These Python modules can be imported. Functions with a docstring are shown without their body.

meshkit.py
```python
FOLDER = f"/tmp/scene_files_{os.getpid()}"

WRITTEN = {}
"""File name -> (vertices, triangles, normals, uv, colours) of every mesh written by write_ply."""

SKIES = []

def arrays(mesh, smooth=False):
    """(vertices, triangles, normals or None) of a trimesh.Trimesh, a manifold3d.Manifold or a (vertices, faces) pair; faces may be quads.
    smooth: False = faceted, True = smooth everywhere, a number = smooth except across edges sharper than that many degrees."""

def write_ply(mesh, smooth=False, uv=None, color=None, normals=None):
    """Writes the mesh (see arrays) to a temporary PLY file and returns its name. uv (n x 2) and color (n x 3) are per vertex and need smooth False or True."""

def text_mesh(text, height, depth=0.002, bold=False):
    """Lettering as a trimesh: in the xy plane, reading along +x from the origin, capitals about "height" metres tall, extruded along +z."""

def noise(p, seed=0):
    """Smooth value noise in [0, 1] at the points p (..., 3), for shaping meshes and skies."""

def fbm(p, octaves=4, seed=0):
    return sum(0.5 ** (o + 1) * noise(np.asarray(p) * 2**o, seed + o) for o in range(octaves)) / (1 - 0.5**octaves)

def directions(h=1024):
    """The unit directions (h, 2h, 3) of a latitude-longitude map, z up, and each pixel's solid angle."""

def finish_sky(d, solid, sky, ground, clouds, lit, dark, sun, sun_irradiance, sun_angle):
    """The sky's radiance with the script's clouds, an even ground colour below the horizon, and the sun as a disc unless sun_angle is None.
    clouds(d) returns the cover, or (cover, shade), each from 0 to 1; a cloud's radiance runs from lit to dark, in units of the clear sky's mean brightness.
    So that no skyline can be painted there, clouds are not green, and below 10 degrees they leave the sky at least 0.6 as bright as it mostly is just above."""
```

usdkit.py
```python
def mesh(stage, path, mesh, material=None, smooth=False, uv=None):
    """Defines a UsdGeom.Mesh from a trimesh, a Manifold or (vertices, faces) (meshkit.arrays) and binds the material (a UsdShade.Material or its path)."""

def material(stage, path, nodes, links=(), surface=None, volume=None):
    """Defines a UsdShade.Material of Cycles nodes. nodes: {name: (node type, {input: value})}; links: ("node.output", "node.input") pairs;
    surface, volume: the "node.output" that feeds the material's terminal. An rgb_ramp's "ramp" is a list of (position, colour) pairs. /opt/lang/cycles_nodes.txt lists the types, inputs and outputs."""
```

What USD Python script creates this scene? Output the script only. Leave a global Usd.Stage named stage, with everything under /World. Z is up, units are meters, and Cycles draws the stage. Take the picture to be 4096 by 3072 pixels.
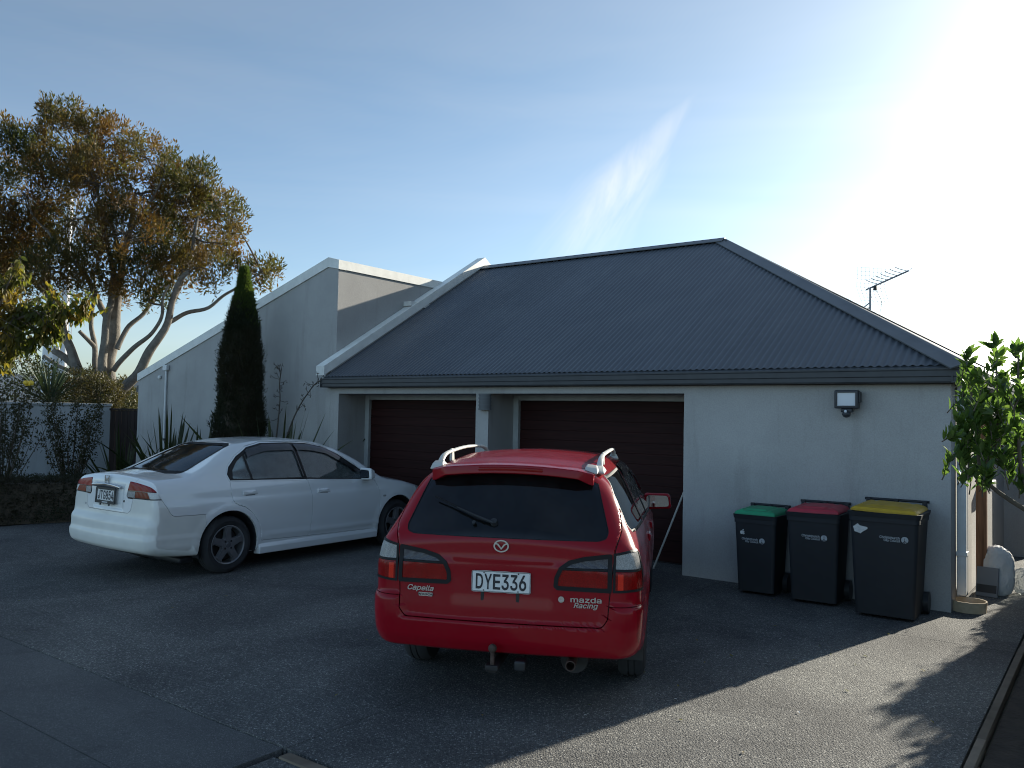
import math
import numpy as np
import trimesh
import shapely
from shapely import Polygon, LineString, Point, affinity, union_all
import manifold3d as m3
from manifold3d import Manifold, CrossSection, Mesh as MMesh
from scipy.interpolate import PchipInterpolator, RectBivariateSpline
from scipy.ndimage import gaussian_filter, map_coordinates
from pxr import Usd, UsdGeom, UsdLux, UsdShade, Sdf, Gf, Vt
import usdkit
import meshkit

stage = Usd.Stage.CreateInMemory()
UsdGeom.SetStageUpAxis(stage, UsdGeom.Tokens.z)
UsdGeom.SetStageMetersPerUnit(stage, 1.0)
UsdGeom.Xform.Define(stage, '/World')
UsdGeom.Scope.Define(stage, '/World/Looks')
rng = np.random.default_rng(7)

# ---------------------------------------------------------------- camera, sky, sun, exposure
F_PX, PITCH, ROLL, CAM_H = 3306.65, 0.03921, 0.01958, 1.7563        # focal length in pixels of a 4096 x 3072 picture
EXPOSURE = 1.0
SUN_AZ, SUN_EL = math.radians(49.8), math.radians(19.3)            # azimuth from +y towards +x
SUN_INTENSITY, SKY_STRENGTH = 1.25, 0.070

cr, sr, cp, sp = math.cos(ROLL), math.sin(ROLL), math.cos(PITCH), math.sin(PITCH)
_fw, _r0, _u0 = np.array([0, cp, sp]), np.array([1.0, 0, 0]), np.array([0, -sp, cp])
_right, _up = cr * _r0 + sr * _u0, -sr * _r0 + cr * _u0
cam = UsdGeom.Camera.Define(stage, '/World/camera')
cam.CreateHorizontalApertureAttr(36.0)
cam.CreateVerticalApertureAttr(27.0)
cam.CreateFocalLengthAttr(36.0 * F_PX / 4096)
cam.CreateClippingRangeAttr(Gf.Vec2f(0.05, 20000))
cam.CreateExposureAttr(EXPOSURE)
cam.AddTransformOp().Set(Gf.Matrix4d(*_right, 0, *_up, 0, *(-_fw), 0, 0, 0, CAM_H, 1))


def at(px, py, y):
    """The point of the world seen at a pixel of the 4096 x 3072 photograph, at the distance y in front of the camera."""
    d = _fw * F_PX + _right * (px - 2048) - _up * (py - 1536)
    return np.array([0, 0, CAM_H]) + d * (y / d[1])


def dirn(px, py):
    d = _fw * F_PX + _right * (px - 2048) - _up * (py - 1536)
    return d / np.linalg.norm(d)


SUN = np.array([math.sin(SUN_AZ) * math.cos(SUN_EL), math.cos(SUN_AZ) * math.cos(SUN_EL), math.sin(SUN_EL)])
sun = UsdLux.DistantLight.Define(stage, '/World/sun')
sun.CreateIntensityAttr(SUN_INTENSITY)
sun.CreateAngleAttr(0.5)
sun.CreateNormalizeAttr(True)
sun.CreateColorAttr(Gf.Vec3f(1.0, 0.93, 0.79))
_x = np.cross([0, 0, 1.0], SUN); _x /= np.linalg.norm(_x)
_y = np.cross(SUN, _x)
sun.AddTransformOp().Set(Gf.Matrix4d(*_x, 0, *_y, 0, *SUN, 0, 0, 0, 0, 1))

MATS = {}


def mat(name, nodes, links=(), surface='p.BSDF', volume=None):
    MATS[name] = usdkit.material(stage, '/World/Looks/' + name, nodes, links, surface=surface, volume=volume)
    return MATS[name]


# the sky: clear, with one wisp of cirrus and thin streaks near the horizon
_c = dirn(2520, 700)                                      # middle of the wisp
_ax = dirn(2710, 430) - dirn(2370, 1010)                  # its long axis
_ax = _ax - _c * (_ax @ _c); _ax /= np.linalg.norm(_ax)
_ay = np.cross(_c, _ax)
mat('sky', {
    'tc': ('texture_coordinate', {}),
    'sky': ('sky_texture', dict(sky_type='single_scattering', sun_disc=False, sun_elevation=SUN_EL, sun_rotation=SUN_AZ, altitude=20.0, air_density=1.0, aerosol_density=1.15, ozone_density=1.7)),
    'du': ('vector_math', dict(math_type='dot_product', vector2=tuple(_ax))),
    'dv': ('vector_math', dict(math_type='dot_product', vector2=tuple(_ay))),
    'dw': ('vector_math', dict(math_type='dot_product', vector2=tuple(_c))),
    'front': ('map_range', dict(from_min=0.5, from_max=0.8, to_min=0, to_max=1, clamp=True)),
    'v': ('combine_xyz', dict(z=0.0)),
    'wob': ('noise_texture', dict(scale=9.0, detail=3.0)),
    'vs': ('mapping', dict(scale=(3.5, 17.0, 1.0))),
    'n': ('noise_texture', dict(scale=1.0, detail=10.0, roughness=0.66, distortion=1.0)),
    'nr': ('map_range', dict(from_min=0.22, from_max=0.74, to_min=0.0, to_max=1.0, clamp=True)),
    # taper: |v| grows towards the lower end of the wisp
    'wid': ('math', dict(math_type='multiply_add', value2=-0.18, value3=0.027)),
    'widc': ('math', dict(math_type='maximum', value2=0.006)),
    'bow': ('math', dict(math_type='multiply', value2=-0.16)),
    'vv': ('math', dict(math_type='add')),
    'q': ('math', dict(math_type='divide')),
    'q2': ('math', dict(math_type='multiply')),
    'gu': ('math', dict(math_type='divide', value2=0.10)),
    'gu2': ('math', dict(math_type='multiply')),
    'g': ('math', dict(math_type='add')),
    'gn': ('math', dict(math_type='multiply', value2=-0.85)),
    'ge': ('math', dict(math_type='exponent')),
    'm': ('math', dict(math_type='multiply')),
    'm2': ('math', dict(math_type='multiply')),
    'm3': ('math', dict(math_type='multiply', value2=0.85, use_clamp=True)),
    # thin veils
    'vm': ('mapping', dict(scale=(1.4, 1.4, 9.0))),
    'vn': ('noise_texture', dict(scale=1.3, detail=5.0, roughness=0.55, distortion=0.5)),
    'vr': ('map_range', dict(from_min=0.35, from_max=0.85, to_min=0.03, to_max=0.20, clamp=True)),
    'add': ('math', dict(math_type='maximum')),
    'sz': ('separate_xyz', {}),
    'hz': ('rgb_ramp', dict(ramp=[(.0, (1.0, 1.20, 1.44)), (.12, (.98, 1.15, 1.30)), (.4, (.96, 1.10, 1.14)), (1, (.96, 1.10, 1.14))])),
    'tint': ('mix', dict(mix_type='multiply', fac=1.0)),
    'lum': ('rgb_to_bw', {}),
    'cl': ('math', dict(math_type='multiply_add', value2=1.25, value3=2.2)),
    'cw': ('combine_color', {}),
    'mixc': ('mix', {}),
    'bg': ('background_shader', dict(strength=SKY_STRENGTH)),
}, [('tc.generated', 'du.vector1'), ('tc.generated', 'dv.vector1'), ('tc.generated', 'dw.vector1'), ('dw.value', 'front.value'),
    ('du.value', 'v.x'), ('dv.value', 'v.y'), ('v.vector', 'vs.vector'), ('vs.vector', 'n.vector'), ('n.fac', 'nr.value'),
    ('du.value', 'wid.value1'), ('wid.value', 'widc.value1'), ('du.value', 'bow.value1'), ('dv.value', 'vv.value1'), ('bow.value', 'vv.value2'),
    ('vv.value', 'q.value1'), ('widc.value', 'q.value2'), ('q.value', 'q2.value1'), ('q.value', 'q2.value2'),
    ('du.value', 'gu.value1'), ('gu.value', 'gu2.value1'), ('gu.value', 'gu2.value2'),
    ('q2.value', 'g.value1'), ('gu2.value', 'g.value2'), ('g.value', 'gn.value1'), ('gn.value', 'ge.value1'),
    ('ge.value', 'm.value1'), ('nr.result', 'm.value2'), ('m.value', 'm2.value1'), ('front.result', 'm2.value2'), ('m2.value', 'm3.value1'),
    ('tc.generated', 'vm.vector'), ('vm.vector', 'vn.vector'), ('vn.fac', 'vr.value'),
    ('m3.value', 'add.value1'), ('vr.result', 'add.value2'),
    ('tc.generated', 'sz.vector'), ('sz.z', 'hz.fac'), ('sky.color', 'tint.color1'), ('hz.color', 'tint.color2'), ('tint.color', 'lum.color'), ('lum.val', 'cl.value1'), ('cl.value', 'cw.r'), ('cl.value', 'cw.g'), ('cl.value', 'cw.b'),
    ('add.value', 'mixc.fac'), ('tint.color', 'mixc.color1'), ('cw.color', 'mixc.color2'), ('mixc.color', 'bg.color')],
    surface='bg.background')
dome = UsdLux.DomeLight.Define(stage, '/World/sky')
UsdShade.MaterialBindingAPI.Apply(dome.GetPrim()).Bind(MATS['sky'])
dome.GetPrim().SetCustomDataByKey('kind', 'structure')

# ---------------------------------------------------------------- helpers
_used = {}


def numbered(path):
    n = _used.get(path, 0)
    _used[path] = n + 1
    return path if n == 0 else f'{path}_{n:03d}'


def tag(prim, label=None, cat=None, group=None, kind=None):
    prim = prim.GetPrim() if hasattr(prim, 'GetPrim') else prim
    for k, v in (('label', label), ('category', cat), ('group', group), ('kind', kind)):
        if v:
            prim.SetCustomDataByKey(k, v)
    return prim


def xf(name, loc=(0, 0, 0), rz=0.0, label=None, cat=None, group=None, kind=None, parent='/World'):
    x = UsdGeom.Xform.Define(stage, numbered(f'{parent}/{name}'))
    if parent == '/World':
        x.AddTranslateOp().Set(Gf.Vec3d(*map(float, loc)))
        x.AddRotateZOp().Set(float(rz))
    tag(x, label, cat, group, kind)
    return str(x.GetPath())


def part(name, mesh, m, parent='/World', smooth=35, label=None, cat=None, group=None, kind=None):
    path = numbered(f'{parent}/{name}')
    g = usdkit.mesh(stage, path, mesh, MATS[m] if isinstance(m, str) else m, smooth=smooth)
    g.CreateDoubleSidedAttr(True)
    tag(g, label, cat, group, kind)
    return path


def tm(man):
    m = man.to_mesh()
    return trimesh.Trimesh(np.array(m.vert_properties)[:, :3], np.array(m.tri_verts), process=False)


def man(t):
    if isinstance(t, Manifold):
        return t
    return Manifold(MMesh(np.asarray(t.vertices, np.float32), np.asarray(t.faces, np.uint32)))


def cat(ms):
    return trimesh.util.concatenate([m if isinstance(m, trimesh.Trimesh) else tm(m) for m in ms])


def box(x0, x1, y0, y1, z0, z1):
    return Manifold.cube((x1 - x0, y1 - y0, z1 - z0)).translate((x0, y0, z0))


def rbox(x0, x1, y0, y1, z0, z1, r=0.01, n=8):
    """A box with rounded edges."""
    r = min(r, (x1 - x0) * .49, (y1 - y0) * .49, (z1 - z0) * .49)
    s = Manifold.sphere(r, n)
    return Manifold.batch_hull([s.translate((x, y, z)) for x in (x0 + r, x1 - r) for y in (y0 + r, y1 - r) for z in (z0 + r, z1 - r)])


def cyl(a, b, r, r2=None, n=16):
    a, b = np.asarray(a, float), np.asarray(b, float)
    d = b - a
    h = np.linalg.norm(d)
    c = Manifold.cylinder(h, r, r if r2 is None else r2, n)
    z = d / h
    x = np.cross([0, 1, 0] if abs(z[1]) < .9 else [1, 0, 0], z); x /= np.linalg.norm(x)
    y = np.cross(z, x)
    return c.transform(np.column_stack([x, y, z, a]))


def ext(poly, m):
    """Extrudes a shapely polygon by the 3 x 4 frame m (columns: first axis, second axis, extrusion, origin)."""
    out = []
    for g in getattr(poly, 'geoms', [poly]):
        if g.is_empty or g.area < 1e-9:
            continue
        g = shapely.geometry.polygon.orient(g)
        rings = [np.array(g.exterior.coords)[:-1]] + [np.array(i.coords)[:-1] for i in g.interiors]
        out.append(CrossSection(rings, m3.FillRule.EvenOdd).extrude(1.0))
    r = Manifold.compose(out) if len(out) > 1 else out[0]
    return r.transform(np.asarray(m, float))


def frame(ax, ay, az, o):
    return np.column_stack([ax, ay, az, o])


def side_prism(poly, y0, y1):
    return ext(poly, frame([1, 0, 0], [0, 0, 1], [0, y1 - y0, 0], [0, y0, 0]))


def rear_prism(poly, x0, x1):
    return ext(poly, frame([0, 1, 0], [0, 0, 1], [x1 - x0, 0, 0], [x0, 0, 0]))


def top_prism(poly, z0, z1):
    return ext(poly, frame([1, 0, 0], [0, 1, 0], [0, 0, z1 - z0], [0, 0, z0]))


def rounded(pts, r):
    p = Polygon(pts)
    return p.buffer(-r, quad_segs=6).buffer(2 * r, quad_segs=6).buffer(-r, quad_segs=6)


def mirror_y(poly):
    return affinity.scale(poly, -1, 1, origin=(0, 0))


def tube(path, radii, n=8, caps=True):
    """A tapered tube along a polyline."""
    P = np.asarray(path, float)
    R = np.broadcast_to(np.asarray(radii, float), (len(P),))
    T = np.gradient(P, axis=0); T /= np.maximum(np.linalg.norm(T, axis=1, keepdims=True), 1e-9)
    u = np.cross(T[0], [0, 0, 1.0] if abs(T[0][2]) < .9 else [1.0, 0, 0]); u /= np.linalg.norm(u)
    V = []
    a = np.arange(n) / n * 2 * np.pi
    for k in range(len(P)):
        u = u - T[k] * (u @ T[k]); u /= np.linalg.norm(u)
        w = np.cross(T[k], u)
        V.append(P[k] + R[k] * (np.cos(a)[:, None] * u + np.sin(a)[:, None] * w))
    V = np.concatenate(V)
    F = []
    i = np.arange(n); j = (i + 1) % n
    for k in range(len(P) - 1):
        o = k * n
        F += [np.stack([o + i, o + j, o + n + j], 1), np.stack([o + i, o + n + j, o + n + i], 1)]
    if caps:
        V = np.vstack([V, P[0], P[-1]])
        F += [np.stack([np.full(n, len(V) - 2), j, i], 1), np.stack([np.full(n, len(V) - 1), (len(P) - 1) * n + i, (len(P) - 1) * n + j], 1)]
    return trimesh.Trimesh(V, np.concatenate(F), process=False)


def spline(pts, n):
    pts = np.asarray(pts, float)
    s = np.r_[0, np.cumsum(np.linalg.norm(np.diff(pts, axis=0), axis=1))]
    return PchipInterpolator(s, pts, axis=0)(np.linspace(0, s[-1], n))


def text(s, h, depth=0.002, bold=True, wide=1.0, slant=0.0):
    """Lettering centred on the origin, in the xy plane, facing +z."""
    t = meshkit.text_mesh(s, h, depth, bold)
    v = t.vertices.copy()
    v[:, 0] = (v[:, 0] + slant * v[:, 1]) * wide
    b = (v[:, :2].max(0) + v[:, :2].min(0)) / 2
    v[:, :2] -= b
    return trimesh.Trimesh(v, t.faces, process=False)


def put(t, right, up, o):
    """Places a flat mesh: its x along right, y along up, z out of the surface."""
    right, up = np.asarray(right, float), np.asarray(up, float)
    right = right / np.linalg.norm(right)
    up = up - right * (up @ right); up /= np.linalg.norm(up)
    M = np.eye(4); M[:3, :3] = np.column_stack([right, up, np.cross(right, up)]); M[:3, 3] = o
    t = t.copy() if isinstance(t, trimesh.Trimesh) else tm(t)
    t.apply_transform(M)
    return t


# leaves -------------------------------------------------------------------------------------------
def norm(a):
    return a / np.maximum(np.linalg.norm(a, axis=-1, keepdims=True), 1e-9)


def leaf_arrays(P, D, N, L, W, fold=.18, droop=.15, fine=False):
    """Leaf blades: bases P, directions D, normals N, lengths L, widths W. Returns vertices (n, k, 3) and the faces of one."""
    D = norm(D); S = norm(np.cross(D, N)); N = np.cross(S, D)
    L, W = np.asarray(L)[:, None], np.asarray(W)[:, None]
    if not fine:
        v = [P, P + D * L * .45 + S * W * .5 + N * W * fold, P + D * L - N * L * droop, P + D * L * .45 - S * W * .5 + N * W * fold]
        f = [[0, 1, 2], [0, 2, 3]]
    else:
        v = [P, P + D * L * .12]
        for t, w in ((.30, .40), (.55, .5), (.8, .30)):
            c = P + D * L * t - N * L * droop * t * t
            v += [c + S * W * w + N * W * fold * w * 2, c, c - S * W * w + N * W * fold * w * 2]
        v.append(P + D * L - N * L * droop)
        f = [[1, 2, 3], [1, 3, 4], [2, 5, 3], [3, 5, 6], [3, 6, 4], [4, 6, 7], [5, 8, 6], [6, 8, 9], [6, 9, 7], [7, 9, 10], [8, 11, 9], [9, 11, 10]]
    return np.stack(v, 1), np.array(f)


def leaf_mesh(V, f):
    n, k = V.shape[:2]
    return V.reshape(-1, 3), (f[None] + (np.arange(n) * k)[:, None, None]).reshape(-1, 3)


def foliage(name, V, f, m, parent, singles=0, key=None, leaf_name='leaf'):
    """The first "singles" leaves (largest key first) become parts of their own, the rest one part."""
    o = np.argsort(-key) if key is not None else np.arange(len(V))
    for i in o[:singles]:
        part(leaf_name, (V[i], f[f.max(1) < V.shape[1]]), m, parent, smooth=False)
    if len(V) > singles:
        part(name, leaf_mesh(V[o[singles:]], f), m, parent, smooth=False, kind='stuff')


def rand_dirs(n, r=rng):
    return norm(r.normal(size=(n, 3)))


# the house's own frame: u runs to the left along the garage front, v back from it, origin at the front right corner
TH, BX, BY = 0.6352, 4.1537, 7.8198
HOUSE_RZ = -math.degrees(TH)


def hw(u, v, z=0.0):
    c, s = math.cos(TH), math.sin(TH)
    return np.array([BX - c * u + s * v, BY + s * u + c * v, z])
# ---------------------------------------------------------------- materials
def simple(name, color, rough=.5, metal=0., spec=.5, coat=0., coat_rough=.05, noise=None, bump=None, space='position', extra=None):
    """A principled surface; noise = (scale, amount) varies the colour, bump = (scale, distance) roughens it."""
    nodes = {'p': ('principled_bsdf', dict(base_color=tuple(color), roughness=rough, metallic=metal, specular_ior_level=spec, coat_weight=coat, coat_roughness=coat_rough, **(extra or {})))}
    links = []
    src = 'g.position' if space == 'position' else 'tc.object'
    if noise or bump:
        nodes['g' if space == 'position' else 'tc'] = ('geometry', {}) if space == 'position' else ('texture_coordinate', {})
    if noise:
        sc, am = noise
        nodes['n'] = ('noise_texture', dict(scale=sc, detail=6.0, roughness=.62))
        a = tuple(c * (1 - am) for c in color); b = tuple(min(c * (1 + am), 1) for c in color)
        nodes['r'] = ('rgb_ramp', dict(ramp=[(.25, a), (.75, b)]))
        links += [(src, 'n.vector'), ('n.fac', 'r.fac'), ('r.color', 'p.base_color')]
    if bump:
        sc, di = bump
        nodes['bn'] = ('noise_texture', dict(scale=sc, detail=4.0, roughness=.6))
        nodes['b'] = ('bump', dict(strength=1.0, distance=di))
        links += [(src, 'bn.vector'), ('bn.fac', 'b.height'), ('b.normal', 'p.normal')]
    return mat(name, nodes, links)


# rough plaster with trowelled relief, a little grime under edges
def stucco(name, color, bump_d=.0014):
    mat(name, {
        'g': ('geometry', {}),
        'n': ('noise_texture', dict(scale=.9, detail=7.0, roughness=.6)),
        'r': ('rgb_ramp', dict(ramp=[(.3, tuple(c * .86 for c in color)), (.7, tuple(c * 1.1 for c in color))])),
        'st': ('mapping', dict(scale=(5., 5., .6))),
        'sn': ('noise_texture', dict(scale=1.0, detail=5.0, roughness=.65)),
        'sr': ('rgb_ramp', dict(ramp=[(.0, (.58, .57, .54)), (.46, (1, 1, 1)), (1, (1, 1, 1))])),
        'mu': ('mix', dict(mix_type='multiply', fac=.85)),
        'a': ('noise_texture', dict(scale=28., detail=3.0, roughness=.55, distortion=1.2)),
        'sp': ('noise_texture', dict(scale=85., detail=5.0, roughness=.75)),
        'sq': ('rgb_ramp', dict(ramp=[(.25, (.80, .80, .80)), (.5, (1, 1, 1)), (.75, (1.16, 1.16, 1.15))])),
        'mv': ('mix', dict(mix_type='multiply', fac=1.0)),
        'c': ('voronoi_texture', dict(scale=75., feature='smooth_f1')),
        'f': ('noise_texture', dict(scale=260., detail=2.0)),
        'ad': ('math', dict(math_type='multiply_add', value2=.5)),
        'ad2': ('math', dict(math_type='multiply_add', value2=.25)),
        'b': ('bump', dict(strength=1.0, distance=bump_d)),
        'p': ('principled_bsdf', dict(roughness=.88, specular_ior_level=.25)),
    }, [('g.position', 'n.vector'), ('n.fac', 'r.fac'), ('g.position', 'st.vector'), ('st.vector', 'sn.vector'), ('sn.fac', 'sr.fac'),
        ('r.color', 'mu.color1'), ('sr.color', 'mu.color2'),
        ('g.position', 'a.vector'), ('g.position', 'c.vector'), ('g.position', 'f.vector'),
        ('c.distance', 'ad.value1'), ('a.fac', 'ad.value3'), ('f.fac', 'ad2.value1'), ('ad.value', 'ad2.value3'),
        ('ad2.value', 'b.height'), ('b.normal', 'p.normal'), ('g.position', 'sp.vector'), ('sp.fac', 'sq.fac'), ('mu.color', 'mv.color1'), ('sq.color', 'mv.color2'), ('mv.color', 'p.base_color')])


stucco('stucco', (.365, .358, .345))
stucco('fence_plaster', (.27, .285, .29))
simple('white_trim', (.66, .66, .62), .55, noise=(6, .12))
simple('door_frame', (.36, .37, .36), .6, noise=(8, .15))
simple('gutter_paint', (.035, .038, .042), .42, noise=(5, .25))
simple('fascia_paint', (.05, .05, .05), .5, noise=(5, .2))


# dark stained planks, each with its own tone and grain along the boards
def planks(name, base, grain=(1.5, 60., 60.), rough=.5, vary=.3):
    mat(name, {
        'tc': ('texture_coordinate', {}), 'oi': ('object_info', {}),
        'mp': ('mapping', dict(scale=grain)),
        'off': ('vector_math', dict(math_type='add')),
        'cx': ('combine_xyz', {}), 'k': ('math', dict(math_type='multiply', value2=37.0)),
        'n': ('noise_texture', dict(scale=1.0, detail=6.0, roughness=.65, distortion=.4)),
        'r': ('rgb_ramp', dict(ramp=[(.25, tuple(c * .45 for c in base)), (.55, base), (.85, tuple(c * 1.6 for c in base))])),
        'hv': ('hsv', dict(hue=.5, saturation=1.0, fac=1.0)),
        'vr': ('map_range', dict(from_min=0, from_max=1, to_min=1 - vary, to_max=1 + vary)),
        'b': ('bump', dict(strength=.6, distance=.002)),
        'p': ('principled_bsdf', dict(roughness=rough + .08, specular_ior_level=.14)),
    }, [('tc.object', 'mp.vector'), ('oi.random', 'k.value1'), ('k.value', 'cx.x'), ('k.value', 'cx.y'), ('mp.vector', 'off.vector1'), ('cx.vector', 'off.vector2'),
        ('off.vector', 'n.vector'), ('n.fac', 'r.fac'), ('r.color', 'hv.color'), ('oi.random', 'vr.value'), ('vr.result', 'hv.value'), ('hv.color', 'p.base_color'),
        ('n.fac', 'b.height'), ('b.normal', 'p.normal')])


planks('door_planks', (.026, .0075, .0065), vary=.10)
planks('gate_boards', (.020, .013, .011), grain=(50., 50., 1.5))
planks('post_timber', (.16, .085, .05), grain=(40., 40., 2.0), rough=.7)
planks('edge_timber', (.20, .16, .12), grain=(2., 2., 60.), rough=.8)

# corrugated steel: charcoal, dusty streaks that run down the slope
mat('roof_steel', {
    'g': ('geometry', {}), 'tc': ('texture_coordinate', {}),
    'n': ('noise_texture', dict(scale=1.2, detail=6.0, roughness=.6)),
    'mp': ('mapping', dict(scale=(30., 1.0, 1.0))),
    's': ('noise_texture', dict(scale=1.0, detail=4.0, roughness=.6)),
    'm': ('mix', dict(mix_type='mix', fac=.5)),
    'r': ('rgb_ramp', dict(ramp=[(.3, (.036, .041, .049)), (.5, (.050, .056, .065)), (.72, (.080, .086, .092))])),
    'fl': ('noise_texture', dict(scale=34., detail=2.0)),
    'sx': ('separate_xyz', {}), 'dv': ('math', dict(math_type='divide', value2=.762)), 'fo': ('math', dict(math_type='floor')), 'wn': ('white_noise_texture', dict(dimensions='1D')),
    'hv': ('hsv', dict(hue=.5, saturation=1.0, fac=1.0)), 'vr': ('map_range', dict(from_min=0, from_max=1, to_min=.86, to_max=1.14)),
    'fr': ('rgb_ramp', dict(ramp=[(.0, (0, 0, 0)), (.74, (0, 0, 0)), (.80, (1, 1, 1))])),
    'mm': ('mix', dict(color2=(.16, .155, .13))),
    'p': ('principled_bsdf', dict(roughness=.46, specular_ior_level=.45)),
}, [('g.position', 'n.vector'), ('tc.object', 'mp.vector'), ('mp.vector', 's.vector'), ('n.color', 'm.color1'), ('s.color', 'm.color2'),
    ('m.color', 'r.fac'), ('g.position', 'fl.vector'), ('fl.fac', 'fr.fac'), ('r.color', 'mm.color1'), ('fr.color', 'mm.fac'), ('mm.color', 'hv.color'), ('tc.object', 'sx.vector'), ('sx.x', 'dv.value1'), ('dv.value', 'fo.value1'), ('fo.value', 'wn.w'), ('wn.value', 'vr.value'), ('vr.result', 'hv.value'), ('hv.color', 'p.base_color')])
simple('ridge_steel', (.062, .066, .07), .42, noise=(2.5, .25))


# exposed-aggregate concrete: pebbles of many tones in a grey paste, worn and stained in large soft patches
def aggregate(name, dark, light, paste, scale=95., bump_d=.004, big=.25):
    mat(name, {
        'g': ('geometry', {}),
        'v': ('voronoi_texture', dict(scale=scale, feature='f1', randomness=1.0)),
        'v2': ('voronoi_texture', dict(scale=scale * 2.3, feature='f1')),
        'sc': ('separate_color', {}), 'sc2': ('separate_color', {}),
        'pr': ('rgb_ramp', dict(ramp=[(.0, dark), (.45, tuple((a + b) / 2 * .8 for a, b in zip(dark, light))), (.8, light), (.97, tuple(c * 1.6 for c in light)), (1, tuple(c * 2.2 for c in light))])),
        'ed': ('map_range', dict(from_min=.30, from_max=.62, to_min=0., to_max=1., clamp=True)),
        'm1': ('mix', dict(color2=paste)),
        'fi': ('rgb_ramp', dict(ramp=[(.0, (.65, .65, .65)), (1, (1.35, 1.35, 1.35))])),
        'm2': ('mix', dict(mix_type='multiply', fac=1.0)),
        'bn': ('noise_texture', dict(scale=.55, detail=7.0, roughness=.62, distortion=.7)),
        'br': ('rgb_ramp', dict(ramp=[(.3, (1 - big, 1 - big, 1 - big * .95)), (.5, (1, 1, 1)), (.72, (1 + big * 1.1, 1 + big * 1.1, 1 + big * 1.0)), (.86, (1 + big * 1.9, 1 + big * 1.85, 1 + big * 1.7))])),
        'm3': ('mix', dict(mix_type='multiply', fac=1.0)),
        'st': ('noise_texture', dict(scale=2.3, detail=6.0, roughness=.72, distortion=.6)),
        'sr': ('rgb_ramp', dict(ramp=[(.0, (.42, .41, .40)), (.34, (.72, .71, .70)), (.42, (1, 1, 1)), (1, (1, 1, 1))])),
        'm4': ('mix', dict(mix_type='multiply', fac=.6)),
        'h': ('math', dict(math_type='multiply', value2=-1.0)),
        'h2': ('math', dict(math_type='multiply_add', value2=-.35)),
        'b': ('bump', dict(strength=1.0, distance=bump_d)),
        'p': ('principled_bsdf', dict(roughness=.82, specular_ior_level=.3)),
    }, [('g.position', 'v.vector'), ('g.position', 'v2.vector'), ('v.color', 'sc.color'), ('v2.color', 'sc2.color'), ('sc.r', 'pr.fac'), ('v.distance', 'ed.value'), ('ed.result', 'm1.fac'), ('pr.color', 'm1.color1'),
        ('sc2.g', 'fi.fac'), ('m1.color', 'm2.color1'), ('fi.color', 'm2.color2'), ('g.position', 'bn.vector'), ('bn.fac', 'br.fac'), ('m2.color', 'm3.color1'), ('br.color', 'm3.color2'),
        ('g.position', 'st.vector'), ('st.fac', 'sr.fac'), ('m3.color', 'm4.color1'), ('sr.color', 'm4.color2'), ('m4.color', 'p.base_color'),
        ('v.distance', 'h.value1'), ('v2.distance', 'h2.value1'), ('h.value', 'h2.value3'), ('h2.value', 'b.height'), ('b.normal', 'p.normal')])


aggregate('drive_concrete', (.060, .061, .060), (.225, .22, .20), (.108, .108, .104), scale=90., bump_d=.006, big=.48)
aggregate('path_concrete', (.075, .076, .076), (.15, .147, .14), (.11, .11, .107), scale=170., bump_d=.0022, big=.34)
simple('soil', (.045, .034, .025), .95, noise=(9, .5), bump=(35, .02))
simple('far_ground', (.055, .06, .045), .95, noise=(.4, .4))
simple('hill', (.10, .13, .16), .95, noise=(.01, .25))
simple('joint_dirt', (.03, .027, .022), .95, noise=(20, .4))


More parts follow.
